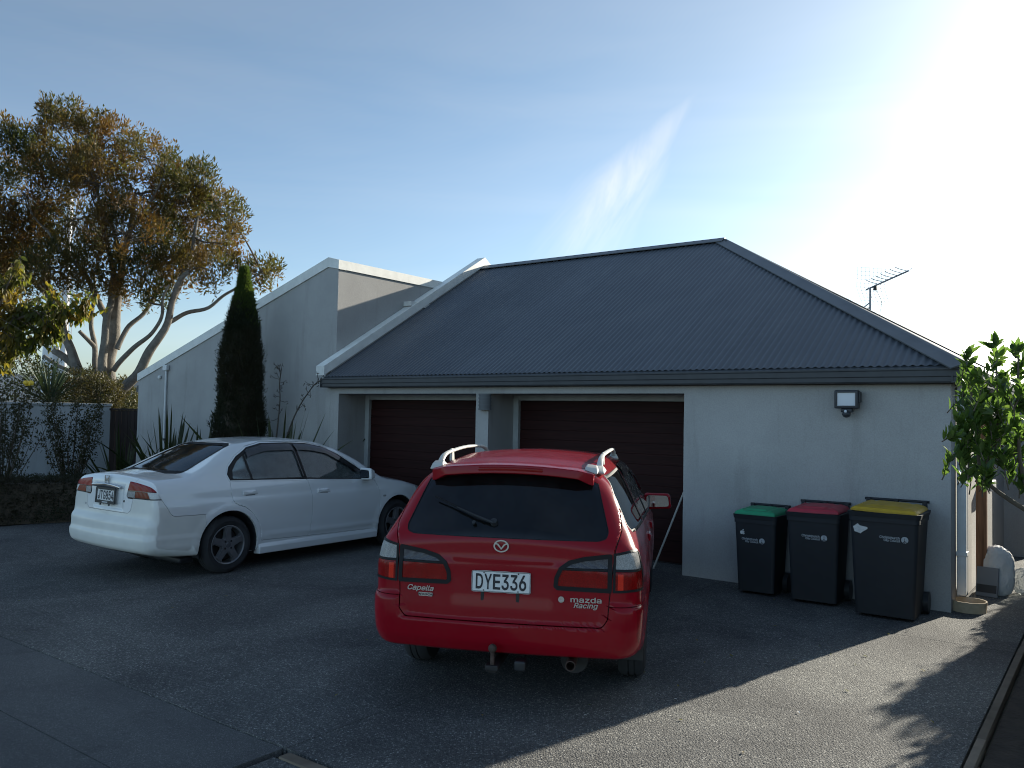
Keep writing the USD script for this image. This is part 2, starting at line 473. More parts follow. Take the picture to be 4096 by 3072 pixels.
# leaves: tone varies from blade to blade, light shines through
def leaf_mat(name, cols, trans=.35, rough=.5, spec=.4, tint=1.6):
    n = len(cols)
    ramp = [((i + .5) / n, c) for i, c in enumerate(cols)]
    mat(name, {
        'g': ('geometry', {}), 'oi': ('object_info', {}),
        'nz': ('noise_texture', dict(scale=1.1, detail=2.0)),
        'ad': ('math', dict(math_type='add')), 'ad2': ('math', dict(math_type='multiply_add', value2=1.5)), 'fr': ('math', dict(math_type='pingpong', value2=1.0)),
        'r': ('rgb_ramp', dict(ramp=ramp)),
        'br': ('mix', dict(mix_type='multiply', fac=1.0, color2=(tint, tint * 1.02, tint * .55))),
        'd': ('principled_bsdf', dict(roughness=rough, specular_ior_level=spec)),
        't': ('translucent_bsdf', {}),
        'm': ('mix_closure', dict(fac=trans)),
    }, [('g.position', 'nz.vector'), ('g.random_per_island', 'ad.value1'), ('oi.random', 'ad.value2'), ('nz.fac', 'ad2.value1'), ('ad.value', 'ad2.value3'), ('ad2.value', 'fr.value1'), ('fr.value', 'r.fac'),
        ('r.color', 'd.base_color'), ('r.color', 'br.color1'), ('br.color', 't.color'), ('d.BSDF', 'm.closure1'), ('t.BSDF', 'm.closure2')], surface='m.closure')


leaf_mat('big_tree_leaf', [(.042, .050, .016), (.072, .064, .020), (.11, .070, .022), (.135, .068, .022), (.085, .070, .022), (.050, .058, .018)], .40, tint=2.0)
leaf_mat('cherry_leaf', [(.055, .090, .016), (.085, .115, .018), (.14, .125, .020), (.18, .115, .024), (.075, .085, .018)], .52, tint=2.4)
leaf_mat('shrub_leaf', [(.024, .036, .013), (.036, .046, .016), (.060, .048, .020), (.038, .038, .015)], .35)
leaf_mat('hedge_leaf', [(.020, .028, .012), (.030, .038, .016), (.040, .034, .018)], .20)
leaf_mat('conifer_leaf', [(.014, .021, .010), (.024, .031, .014), (.042, .038, .018), (.028, .030, .014)], .18)
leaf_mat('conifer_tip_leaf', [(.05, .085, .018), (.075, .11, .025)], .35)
leaf_mat('flax_leaf', [(.022, .034, .014), (.034, .048, .018), (.05, .06, .022)], .15, rough=.38)
leaf_mat('yucca_leaf', [(.030, .048, .024), (.040, .060, .030)], .15, rough=.45)
leaf_mat('laurel_leaf', [(.048, .088, .026), (.066, .112, .032), (.095, .145, .040), (.058, .100, .028)], .50, rough=.30, tint=2.4, spec=.55)
leaf_mat('far_leaf', [(.05, .06, .03), (.08, .075, .03)], .2)
simple('bark', (.15, .135, .115), .9, noise=(7, .4), bump=(26, .02))
simple('twig', (.085, .065, .045), .9, noise=(9, .3))
simple('dry_stalk', (.055, .045, .035), .85)
simple('petal', (.75, .50, .04), .5)
simple('mast_paint', (.62, .64, .66), .55, noise=(2, .06))
simple('galvanised', (.30, .31, .33), .42, metal=.6, noise=(12, .15))
simple('black_plastic', (.014, .015, .016), .42, noise=(30, .3), bump=(220, .0006))
simple('lamp_housing', (.020, .022, .026), .38)
simple('lamp_glass', (.55, .58, .62), .12, spec=.6)
simple('grey_plastic', (.10, .105, .11), .55)
simple('bin_body', (.0085, .010, .0125), .6, noise=(6, .3), bump=(160, .0008))
simple('lid_green', (.015, .27, .12), .5, noise=(7, .18), bump=(120, .0006))
simple('lid_red', (.38, .022, .040), .5, noise=(7, .18), bump=(120, .0006))
simple('lid_yellow', (.48, .29, .012), .5, noise=(7, .18), bump=(120, .0006))
simple('print_white', (.40, .42, .43), .6, noise=(45, .3))
simple('sticker_white', (.55, .55, .53), .6, noise=(25, .25))
simple('sack_white', (.50, .50, .49), .75, noise=(8, .12), bump=(40, .006))
simple('card_grey', (.16, .17, .18), .7)
simple('print_dark', (.02, .02, .022), .6)
simple('ceramic_tan', (.42, .33, .22), .45, noise=(18, .2))
simple('pvc_white', (.62, .63, .62), .45, noise=(6, .1))
simple('stick_wood', (.42, .40, .36), .7)
simple('roof_pale', (.42, .44, .43), .5, noise=(1.5, .12))
simple('terracotta', (.30, .10, .055), .8, noise=(14, .3), bump=(60, .004))
mat('clear_bag', {'fr': ('fresnel', dict(IOR=1.5)), 'k': ('math', dict(math_type='multiply_add', value2=.8, value3=.10, use_clamp=True)), 't': ('transparent_bsdf', dict(color=(.78, .80, .80))), 'g': ('principled_bsdf', dict(base_color=(.7, .72, .72), roughness=.18)), 'm': ('mix_closure', {})},
    [('fr.fac', 'k.value1'), ('k.value', 'm.fac'), ('t.BSDF', 'm.closure1'), ('g.BSDF', 'm.closure2')], surface='m.closure')

# cars
def paint(name, color, coat=.8, dirt=.25, low=None, spec=.5):
    mat(name, {
        'tc': ('texture_coordinate', {}),
        'n': ('noise_texture', dict(scale=3.5, detail=7.0, roughness=.68)),
        'sx': ('separate_xyz', {}),
        'lo': ('map_range', dict(from_min=.95, from_max=.15, to_min=.25, to_max=1.0, clamp=True)),
        'nr': ('map_range', dict(from_min=.45, from_max=.8, to_min=0., to_max=dirt, clamp=True)),
        'mu': ('math', dict(math_type='multiply')),
        'mx': ('mix', dict(color1=tuple(color), color2=low or (.16, .13, .10))),
        'rr': ('map_range', dict(from_min=0., from_max=.25, to_min=.20, to_max=.5, clamp=True)),
        'p': ('principled_bsdf', dict(roughness=.34, specular_ior_level=spec, coat_weight=coat, coat_roughness=.05)),
    }, [('tc.object', 'n.vector'), ('tc.object', 'sx.vector'), ('sx.z', 'lo.value'), ('n.fac', 'nr.value'), ('nr.result', 'mu.value1'), ('lo.result', 'mu.value2'), ('mu.value', 'mx.fac'),
        ('mx.color', 'p.base_color'), ('mu.value', 'rr.value'), ('rr.result', 'p.roughness')])


paint('white_paint', (.70, .71, .70), dirt=.35, low=(.42, .38, .30))
paint('red_paint', (.205, .0030, .009), coat=.32, dirt=.22, low=(.12, .03, .025), spec=.14)
simple('bumper_white', (.66, .65, .60), .34, coat=.4, noise=(2.5, .08), space='object')


def glass(name, tint, dust=.06):
    """Car glass: tinted, mirror-like at a glance, with a film of dust."""
    mat(name, {'fr': ('fresnel', dict(IOR=1.52)), 't': ('transparent_bsdf', dict(color=tint)), 'g': ('glossy_bsdf', dict(color=(.95, .97, 1.0), roughness=.02)), 'm': ('mix_closure', {}),
               'tc': ('texture_coordinate', {}), 'n': ('noise_texture', dict(scale=5.0, detail=5.0, roughness=.65)), 'r': ('map_range', dict(from_min=.35, from_max=.75, to_min=dust * .4, to_max=dust * 1.5, clamp=True)),
               'd': ('diffuse_bsdf', dict(color=(.42, .44, .43))), 'm2': ('mix_closure', {})},
        [('fr.fac', 'm.fac'), ('t.BSDF', 'm.closure1'), ('g.BSDF', 'm.closure2'), ('tc.object', 'n.vector'), ('n.fac', 'r.value'), ('r.result', 'm2.fac'), ('m.closure', 'm2.closure1'), ('d.BSDF', 'm2.closure2')], surface='m2.closure')


glass('car_glass', (.62, .70, .68), .09)
glass('rear_glass_green', (.26, .42, .41), .015)
glass('privacy_glass', (.14, .15, .18), .008)
glass('visor_plastic', (.16, .12, .17))
simple('black_trim', (.006, .006, .007), .5, spec=.25)
simple('black_gloss', (.010, .010, .012), .15, coat=.5)
simple('tyre_rubber', (.018, .018, .019), .85, noise=(20, .25))
simple('rim_silver', (.17, .17, .175), .42, metal=.55, noise=(9, .2), space='object')
simple('rim_edge', (.45, .45, .46), .25, metal=.9)
simple('dark_steel', (.03, .028, .027), .6, metal=.5, noise=(14, .4))
simple('rust_steel', (.07, .045, .035), .75, metal=.4, noise=(30, .5))
simple('chrome', (.72, .73, .75), .12, metal=1.0)
simple('badge_silver', (.50, .51, .53), .22, metal=1.0)
simple('rail_grey', (.42, .42, .39), .5, noise=(12, .1))
simple('seat_cloth', (.07, .072, .075), .9)
simple('dash_plastic', (.022, .022, .024), .7)
simple('lining', (.10, .10, .10), .85)
simple('plate_white', (.62, .62, .60), .45, noise=(18, .1), space='object')
simple('plate_black', (.012, .012, .016), .5)
simple('mirror_silver', (.40, .44, .48), .04, metal=1.0)


def lens(name, color, deep, ribs=0., rough=.10, axis='x'):
    """Lamp lens: coloured clear plastic with fine ribs moulded in."""
    mat(name, {
        'tc': ('texture_coordinate', {}),
        'w': ('wave_texture', dict(wave_type='bands', bands_direction=axis, scale=ribs or 40., distortion=0.)),
        'v': ('voronoi_texture', dict(scale=260.)),
        'sc': ('separate_color', {}),
        'r': ('rgb_ramp', dict(ramp=[(.0, deep), (1.0, color)])),
        'b': ('bump', dict(strength=.5 if ribs else .12, distance=.002)),
        'p': ('principled_bsdf', dict(roughness=rough + .08, specular_ior_level=.3, coat_weight=.0)),
    }, [('tc.object', 'w.vector'), ('tc.object', 'v.vector'), ('v.color', 'sc.color'), ('sc.r', 'r.fac'), ('r.color', 'p.base_color'), ('w.fac', 'b.height'), ('b.normal', 'p.normal')])


lens('lens_red', (.23, .004, .004), (.12, .002, .002), ribs=30.)
lens('lens_red_bright', (.62, .03, .012), (.5, .02, .01), ribs=30.)
lens('lens_amber', (.18, .04, .018), (.12, .022, .012), ribs=45.)
lens('lens_clear', (.36, .355, .34), (.19, .19, .19), ribs=60.)
lens('lens_smoke', (.09, .09, .10), (.04, .04, .05), ribs=50.)
lens('lens_stripe', (.62, .61, .58), (.50, .50, .48), ribs=26., axis='z')
# ---------------------------------------------------------------- ground
def sheet(pts, z, thick=.12):
    return top_prism(Polygon(pts), z - thick, z)


def hpts(uv):
    return [tuple(hw(u, v)[:2]) for u, v in uv]


g = []
R = 4000.0
tag(part('ground', (np.array([[-R, -R, -.06], [R, -R, -.06], [R, R, -.06], [-R, R, -.06]]), np.array([[0, 1, 2], [0, 2, 3]])), 'far_ground', smooth=False) and stage.GetPrimAtPath('/World/ground'), kind='structure')
# distant hills behind the house
n = 220
ang = np.linspace(math.radians(-75), math.radians(75), n)
hgt = 70 + 130 * meshkit.fbm(np.stack([ang * 6, ang * 0 + 3, ang * 0], 1), 5) ** 1.4
V = np.concatenate([np.stack([3600 * np.sin(ang) * k, 3600 * np.cos(ang) * k, z], 1) for k, z in ((.93, hgt * 0 - 1), (.97, hgt * .55), (1.0, hgt), (1.06, hgt * 0 - 1))])
F = np.concatenate([np.stack([k * n + np.arange(n - 1), k * n + np.arange(n - 1) + 1, (k + 1) * n + np.arange(n - 1) + 1, (k + 1) * n + np.arange(n - 1)], 1) for k in range(3)])
part('hills', (V, F), 'hill', kind='structure')

# the drive: slabs of exposed-aggregate concrete with open joints, square to the house
drive = xf('driveway', kind='structure')
J = .0035
UL, UR, VF, V1, U1 = 11.9, -.62, -5.90, -1.20, 2.23


def slab(u0, u1, v0, v1, name='slab', m='drive_concrete', z=0.0, parent=drive):
    part(name, sheet(hpts([(u0 + J, v0 + J), (u1 - J, v0 + J), (u1 - J, v1 - J), (u0 + J, v1 - J)]), z), m, parent, smooth=False)


slab(UR, U1, V1, .62)
slab(UR, U1, VF, V1)
slab(U1, 5.65, VF, V1)
slab(U1, 5.65, V1, .64)
slab(5.65, UL, VF, V1)
slab(5.65, UL, V1, .64)
slab(UR, -.02, .62, 4.3)
slab(UR, -.02, 4.3, 9.0)
part('joint_filler', sheet(hpts([(UR, VF), (UL, VF), (UL, 9.0), (UR, 9.0)]), -.035, .02), 'joint_dirt', drive, smooth=False)
path = xf('footpath', kind='structure')
slab(U1 + .02, 16.0, -6.58, VF - .004, m='path_concrete', z=-.004, parent=path)
slab(U1 + .02, 16.0, -9.5, -6.58, m='path_concrete', z=-.006, parent=path)
slab(-3.0, U1 - .03, -9.5, VF - .10, m='drive_concrete', z=-.004, parent=path)
part('joint_filler', sheet(hpts([(-3.0, -9.5), (16.0, -9.5), (16.0, VF), (-3.0, VF)]), -.04, .02), 'joint_dirt', path, smooth=False)
tag(part('garden_bed', sheet(hpts([(-.70, -5.9), (-.70, 9.0), (-9.0, 9.0), (-9.0, -5.9)]), -.012, .05), 'soil', smooth=False) and stage.GetPrimAtPath('/World/garden_bed'), kind='structure')
part('hedge_bed', sheet(hpts([(UL + .02, -5.9), (22, -5.9), (22, 3.5), (UL + .02, 3.5)]), -.010, .05), 'soil', smooth=False, kind='structure')
part('planting_bed', sheet(hpts([(8.75, -1.15), (11.85, -1.15), (11.85, .22), (8.75, .22)]), .02, .05), 'soil', smooth=False, kind='structure')
part('road', sheet(hpts([(-60, -40), (60, -40), (60, -9.6), (-60, -9.6)]), -.03, .02), 'path_concrete', smooth=False, kind='structure')
part('lawn', sheet(hpts([(16.5, .5), (60, .5), (60, 60), (-30, 60), (-30, 9.2), (16.5, 9.2)]), -.02, .05), 'far_ground', smooth=False, kind='structure')


def board(name, u0, v0, u1, v1, w, z0, z1, m, label, catg, group=None):
    a, b = hw(u0, v0), hw(u1, v1)
    L = np.linalg.norm(b - a)
    t = xf(name, a, math.degrees(math.atan2(b[1] - a[1], b[0] - a[0])), label, catg, group)
    n = max(1, int(round(L / 2.4)))
    for k in range(n):
        part('board', rbox(k * L / n + .003, (k + 1) * L / n - .003, -w / 2 + (k % 2) * .003, w / 2 + (k % 2) * .003, z0, z1 - .004 * (k % 3), .004), m, t, label=None)
    return t


board('timber_edging', -.66, -5.8, -.66, 6.0, .045, -.05, .022, 'edge_timber', 'long grey timber edging between the drive and the dark garden bed on the right', 'edging')
board('timber_edging', 2.17, -5.965, -3.0, -5.965, .07, -.05, .006, 'edge_timber', 'pale timber strip let into the concrete in front of the red wagon', 'edging')

# ---------------------------------------------------------------- house (garage with hipped roof, and the taller block on its left)
house = xf('house', (BX, BY, 0), HOUSE_RZ, 'pale grey plastered house with a charcoal corrugated roof and two garage doors', 'house')


def hb(u0, u1, v0, v1, z0, z1):
    return box(-u1, -u0, v0, v1, z0, z1)


ZH, DV, ZE, UG, VR, ZR = 2.058, .60, 2.27, 8.70, 3.80, 4.63
O1, O2 = (5.761, 8.504), (2.716, 5.545)                   # door openings, left and right
TAN = (ZR - 2.292) / (VR + .15)
VB = 2 * VR
# garage walls: a hollow shell
w = hb(0, UG, 0, VB, 0, ZE) - hb(.2, UG - .05, DV + .25, VB - .2, -.1, ZE + .1)
for a, b in (O1, O2):
    w -= hb(a, b, -.1, DV + .3, -.1, ZH)
right_part = w ^ hb(-.1, O2[0], -.1, 20, -.1, 5)
rest = w - hb(-.1, O2[0], -.1, 20, -.1, 5)
part('wall', right_part, 'stucco', house)
rest1, rest2 = rest ^ hb(O2[0], O1[0] - .108, -.1, 4, -.1, 5), rest ^ hb(O1[0] - .108, 20, -.1, 4, -.1, 5)
part('wall', rest1, 'stucco', house)
part('wall', rest2, 'stucco', house)
part('wall', rest ^ hb(O2[0], 20, 4, 20, -.1, 5), 'stucco', house)
# fascia board, soffit edge
part('fascia', hb(-.02, UG + .02, -.03, -.004, ZH + .085, ZE + .01), 'fascia_paint', house)
# doors: horizontal stained boards, jambs, head, sill
for k, (a, b) in enumerate((O1, O2)):
    d = f'{house}/' + ('garage_door' if k == 0 else 'garage_door_001')
    UsdGeom.Xform.Define(stage, d)
    top = ZH - .035
    nb = 15
    z = 0.012
    h = (top - .05 - z) / nb
    for i in range(nb):
        m_ = rbox(-(b - .09), -(a + .09), DV + .01 + .0015 * ((i * 7) % 3), DV + .05, z + i * h + .0007, z + (i + 1) * h - .0007, .003, 6)
        part('plank', m_, 'door_planks', d)
    part('backing', hb(a + .08, b - .08, DV + .05, DV + .07, .005, top - .03), 'black_plastic', d)
    for x0, x1 in ((a + .001, a + .088), (b - .088, b - .001)):
        part('jamb', hb(x0, x1, DV - .035, DV + .06, .001, ZH - .001), 'door_frame', d)
    part('head', hb(a + .088, b - .088, DV - .03, DV + .06, top - .042, ZH - .001), 'door_frame', d)
    part('threshold', hb(a + .088, b - .088, DV - .02, DV + .06, .001, .011), 'dark_steel', d)

# corrugated roof: front slope and right hip slope
PITCH_L = 76e-3
cosr = 1 / math.hypot(1, TAN)


def corrugated(us, top_of, to_uv):
    """Waves that run up the slope: us along the eave, each strip ends at top_of(u) measured back from the eave."""
    us = np.asarray(us)
    hgt_ = .0075 * np.cos(us / PITCH_L * 2 * np.pi)
    V, F = [], []
    rows = 5
    for r in range(rows):
        t = r / (rows - 1)
        d = -.135 + (np.maximum(top_of(us), -.13) + .135) * t
        z = 2.292 + (d + .15) * TAN + hgt_ + .016
        x, y = to_uv(us, d)
        V.append(np.stack([-x, y, z], 1))
    n = len(us)
    i = np.arange(n - 1)
    for r in range(rows - 1):
        F.append(np.stack([r * n + i, r * n + i + 1, (r + 1) * n + i + 1, (r + 1) * n + i], 1))
    return np.concatenate(V), np.concatenate(F)


du = PITCH_L / 8
part('roof', corrugated(np.arange(-.15, UG + .02, du), lambda u: np.minimum(VR, u), lambda u, d: (u, d)), 'roof_steel', house, smooth=60)
part('roof', corrugated(np.arange(-.15, VB + .16, du), lambda v: np.minimum(v, VB - v), lambda v, d: (d, v)), 'roof_steel', house, smooth=60)
part('roof', corrugated(np.arange(-.15, UG + .02, du), lambda u: np.minimum(VR, u), lambda u, d: (u, VB - d)), 'roof_steel', house, smooth=60)


def cap_strip(a, b, wd, thick=.012, lift=.03, down=.045):
    """Folded metal capping along a ridge or hip from a to b."""
    a, b = np.array(a, float), np.array(b, float)
    d = b - a; L = np.linalg.norm(d); d /= L
    s = np.cross(d, [0, 0, 1.0]); s /= np.linalg.norm(s); up = np.cross(s, d)
    p = Polygon([(-wd, -down), (-wd, -down + thick), (-.035, lift - .004), (-.012, lift + .012), (.012, lift + .012), (.035, lift - .004), (wd, -down + thick), (wd, -down), (.02, lift - .022), (-.02, lift - .022)])
    return ext(p, frame(s, up, d * L, a))


def HL(u, v, z):
    return (-u, v, z)


part('ridge_cap', cap_strip(HL(UG, VR, ZR + .012), HL(VR - .02, VR, ZR + .012), .14), 'ridge_steel', house)
part('hip_cap', cap_strip(HL(VR + .02, VR + .02, ZR + .012), HL(-.15, -.15, 2.30), .15, lift=.03, down=.03), 'ridge_steel', house)
part('hip_cap', cap_strip(HL(VR + .02, VR - .02, ZR + .012), HL(-.15, VB + .15, 2.30), .15, lift=.03, down=.03), 'ridge_steel', house)


# gutter: a moulded profile run along the front eave and round the right side
gp = Polygon([(0, 0), (-.11, 0), (-.122, .012), (-.122, .052), (-.132, .062), (-.132, .112), (-.140, .122), (-.140, .138), (-.128, .138), (-.126, .126), (-.118, .118), (-.118, .066), (-.108, .056), (-.108, .014), (-.012, .014), (-.012, .13), (0, .13)])
part('gutter', ext(gp, frame([0, 1, 0], [0, 0, 1], [UG + .04 + .165, 0, 0], [-(UG + .04), -.03, 2.152])), 'gutter_paint', house)
part('gutter', ext(affinity.scale(gp, -1, 1, origin=(0, 0)), frame([1, 0, 0], [0, 0, 1], [0, VB + .3, 0], [.03, -.165, 2.1525])), 'gutter_paint', house)
fl_ = Polygon([(-.160, 2.286), (-.04, 2.355), (-.04, 2.345), (-.156, 2.280)])
part('eave_flashing', ext(fl_, frame([0, 1, 0], [0, 0, 1], [UG + .17, 0, 0], [-UG, 0, .004])), 'gutter_paint', house)
part('eave_flashing', ext(affinity.scale(fl_, -1, 1, origin=(0, 0)), frame([1, 0, 0], [0, 0, 1], [0, VB + .2, 0], [0, -.1, .004])), 'gutter_paint', house)
part('gutter_end', hb(UG + .04, UG + .052, -.172, -.02, 2.15, 2.292), 'gutter_paint', house)

# gable parapet at the left end: a wall that stands up past the roof, with a white capping
rake = lambda v: 2.292 + (v + .15) * TAN
gpoly = Polygon([(.0, 0), (VB, 0), (VB, rake(0) + .02), (VR, rake(VR) + .06), (0.0, rake(0) + .06)])
part('gable_wall', ext(gpoly, frame([0, 1, 0], [0, 0, 1], [.12, 0, 0], [-(UG + .135), .012, 0])), 'stucco', house)
cpoly = Polygon([(-.16, rake(-.16) + .055), (VR, rake(VR) + .055), (VB + .1, rake(-.1) + .055), (VB + .1, rake(-.1) + .20), (VR, rake(VR) + .215), (-.16, rake(-.16) + .20), (-.16, rake(-.16) + .02)])
part('gable_capping', ext(cpoly, frame([0, 1, 0], [0, 0, 1], [.19, 0, 0], [-(UG + .165), 0, 0])), 'white_trim', house)

# the taller block: single-pitch parapet
TU0, TU1, TV0, TV1 = 8.87, 14.76, .25, 7.4
ztop = lambda u: 4.20 if u < 9.1 else 4.22 - (u - 9.1) * (4.22 - 2.40) / (TU1 - 9.1)
prof = Polygon([(-TU0, 0), (-TU1, 0), (-TU1, ztop(TU1)), (-9.1, ztop(9.1)), (-TU0, 4.16)])
part('block_wall', ext(prof, frame([1, 0, 0], [0, 0, 1], [0, TV1 - TV0, 0], [0, TV0, 0])), 'stucco', house)
cw = Polygon([(-TU0 + .025, 4.08), (-TU0 + .025, 4.23), (-9.1, ztop(9.1) + .075), (-TU1 - .03, ztop(TU1) + .075), (-TU1 - .03, ztop(TU1) - .075), (-9.1, ztop(9.1) - .085)])
part('parapet_capping', ext(cw, frame([1, 0, 0], [0, 0, 1], [0, .16, 0], [0, TV0 - .022, 0])), 'white_trim', house)
part('parapet_capping', hb(TU0 - .024, TU0 + .14, TV0 + .14, TV1 + .02, 4.085, 4.232), 'white_trim', house)
part('side_parapet', hb(TU0 - .15, TU0 - .003, 1.78, 4.2, 0, 3.66), 'stucco', house)
part('side_parapet_capping', hb(TU0 - .17, TU0 - .004, 1.76, 4.2, 3.66, 3.74), 'white_trim', house)
part('eave_gutter', hb(TU1 + .012, TU1 + .17, TV0 + .05, TV1, 2.10, 2.24), 'gutter_paint', house)
# wall vent pipe and sensor on the left block
pipe = part('conduit', cat([cyl(HL(13.72, TV0 - .03, .2), HL(13.72, TV0 - .03, 2.55), .021, n=12)]), 'pvc_white', house)
part('conduit_box', rbox(-13.79, -13.65, TV0 - .075, TV0 - .003, 2.52, 2.63, .012), 'pvc_white', house)
part('conduit_clip', rbox(-13.77, -13.67, TV0 - .06, TV0 - .003, 1.16, 1.20, .006), 'grey_plastic', house)
part('wall_socket', rbox(-14.00, -13.92, TV0 - .05, TV0 - .003, 2.36, 2.43, .02), 'pvc_white', house)
# downpipe on the right side wall, with its dished gully
dp = f'{house}/downpipe'
UsdGeom.Xform.Define(stage, dp)
part('pipe', rbox(.012, .092, .26, .36, .12, 2.16, .012), 'pvc_white', dp)
part('pipe_clip', rbox(.004, .10, .25, .37, 1.70, 1.74, .004), 'pvc_white', dp)
part('pipe_clip', rbox(.004, .10, .25, .37, .5, .54, .004), 'pvc_white', dp)
sec = np.array([(.0, .02), (.10, .02), (.13, .035), (.145, .10), (.158, .10), (.150, .0), (0, 0)])
gul = trimesh.creation.revolve(np.array([(1e-4, .02), (.10, .02), (.13, .035), (.145, .10), (.158, .10), (.150, .0), (1e-4, 0)]), sections=28)
gul.apply_transform(trimesh.transformations.scale_matrix(1.0)); gul.apply_translation((.12, .20, .002))
part('gully_dish', gul, 'ceramic_tan', dp)
# far part of the side wall, set out a little, with a corner post beyond
part('side_wing', hb(-.30, .2, 4.35, 9.5, 0, 2.2), 'stucco', house)

# ---------------------------------------------------------------- things on the walls
fl = xf('floodlight', hw(.915, -.10, 0), HOUSE_RZ, 'square black floodlight with a motion sensor high on the garage wall', 'floodlight')
part('housing', (rbox(-.115, .115, -.035, .05, 1.90, 2.085, .012) - box(-.088, .088, -.06, -.012, 1.928, 2.06)), 'lamp_housing', fl)
part('lens', rbox(-.088, .088, -.024, -.014, 1.928, 2.06, .003), 'lamp_glass', fl)
part('bracket', cat([rbox(-.05, .05, .05, .10, 1.95, 2.03, .01), rbox(.115, .128, -.02, .06, 1.96, 2.07, .004)]), 'lamp_housing', fl)
part('sensor', cat([rbox(-.055, .055, -.02, .05, 1.862, 1.902, .01), Manifold.sphere(.042, 20).scale((1, 1, .85)).translate((0, -.012, 1.845))]), 'lamp_housing', fl)
part('sensor_eye', Manifold.sphere(.016, 12).translate((0, -.045, 1.872)), 'lamp_glass', fl)

wl = xf('wall_lamp', hw(5.585, -.012, 0), HOUSE_RZ, 'grey ribbed half-round lamp on the pillar between the garage doors', 'wall lamp')
shade = []
for i in range(9):
    z = 1.835 + i * .0245
    rr = .098 if i % 2 == 0 else .090
    shade.append(Manifold.cylinder(.0235 if i % 2 == 0 else .026, rr, rr, 32).translate((0, 0, z)))
sh = Manifold.batch_boolean(shade, m3.OpType.Add) ^ box(-.2, .2, -.2, .0, 1.5, 2.3)
part('shade', sh, 'grey_plastic', wl)
part('back_plate', rbox(-.05, .05, .0005, .011, 1.86, 2.02, .003), 'grey_plastic', wl)

# television aerial behind the hip
an = xf('television_aerial', hw(2.10, 6.0, 0), HOUSE_RZ, 'galvanised television aerial on a pole rising behind the hip of the roof', 'aerial')
part('pole', cyl((0, 0, 3.2), (0, 0, 4.05), .018), 'galvanised', an)
part('stay', cyl((0, 0, 3.71), (-.62, .05, 3.60), .012, n=8), 'galvanised', an)
part('stay', cyl((0, 0, 3.80), (-.28, -.35, 3.47), .012, n=8), 'galvanised', an)
bd = norm(np.array([.62, -.48, .13]))                     # the boom points towards the right and this way, tilted up
b0 = np.array([-.07, .05, 4.03])
part('boom', cyl(b0, b0 + bd * .98, .015, n=8), 'galvanised', an)
sd = norm(np.cross(bd, [0, 0, 1])); ud = np.cross(sd, bd)
for k in range(7):
    c = b0 + bd * (.27 + .112 * k)
    for s in (-1, 1):
        pts = [c + ud * .012, c + ud * .02 + sd * s * .04, c + sd * s * .10 - bd * .03 + ud * .045, c + sd * s * .17 - bd * .06 + ud * .09]
        part('director', tube(spline(pts, 6), .0062, 6), 'galvanised', an)
part('dipole_box', rbox(.07, .125, -.11, -.055, 3.985, 4.065, .008), 'black_plastic', an)
for s in (-1, 1):
    grid = []
    for i in range(8):
        t = (i / 7 - .5) * .56
        q0 = b0 + sd * t + bd * .10; q1 = q0 - bd * .02 * 0 + (ud * s * .32 - bd * .14 * (-1) * .6)
        grid.append(tube([q0, q1], .0026, 4))
    for i in range(6):
        f_ = i / 5
        q = b0 + bd * .10 + (ud * s * .32 + bd * .084) * f_
        grid.append(tube([q - sd * .28, q + sd * .28], .0026, 4))
    part('reflector_grid', cat(grid), 'galvanised', an)
part('feed_cable', tube(spline([(.10, -.08, 3.99), (.16, -.09, 3.9), (.20, -.08, 3.78), (.17, -.06, 3.62), (.10, -.02, 3.42)], 20), .0035, 6), 'grey_plastic', an)

# stick leaning in the right-hand doorway
st_ = xf('broom_stick', (0, 0, 0), 0, 'thin pale stick leaning against the edge of the right garage doorway', 'stick')
part('shaft', tube([hw(3.10, .05, .02), hw(2.735, .16, 1.03)], .011, 10), 'stick_wood', st_)
# ---------------------------------------------------------------- car bodies
GX, GZ, GH = np.arange(-1.5, 4.3, .01), np.arange(-.3, 1.9, .01), .01


def poly_sdf(pts, sig=1.3):
    P = np.asarray(pts, float)
    X, Z = np.meshgrid(GX, GZ, indexing='ij')
    q = np.stack([X.ravel(), Z.ravel()], 1)
    d2 = np.full(len(q), 1e9)
    inside = np.zeros(len(q), bool)
    for a, b in zip(P, np.roll(P, -1, 0)):
        e = b - a
        t = np.clip(((q - a) @ e) / (e @ e), 0, 1)
        r = q - a - t[:, None] * e
        d2 = np.minimum(d2, (r ** 2).sum(1))
        c = (a[1] > q[:, 1]) != (b[1] > q[:, 1])
        if abs(e[1]) > 1e-12:
            inside ^= c & (q[:, 0] < a[0] + (q[:, 1] - a[1]) / e[1] * e[0])
    s = np.sqrt(d2) * np.where(inside, -1, 1)
    return gaussian_filter(s.reshape(X.shape), sig)


def sm(e0, e1, x):
    t = np.clip((x - e0) / (e1 - e0), 0, 1)
    return t * t * (3 - 2 * t)


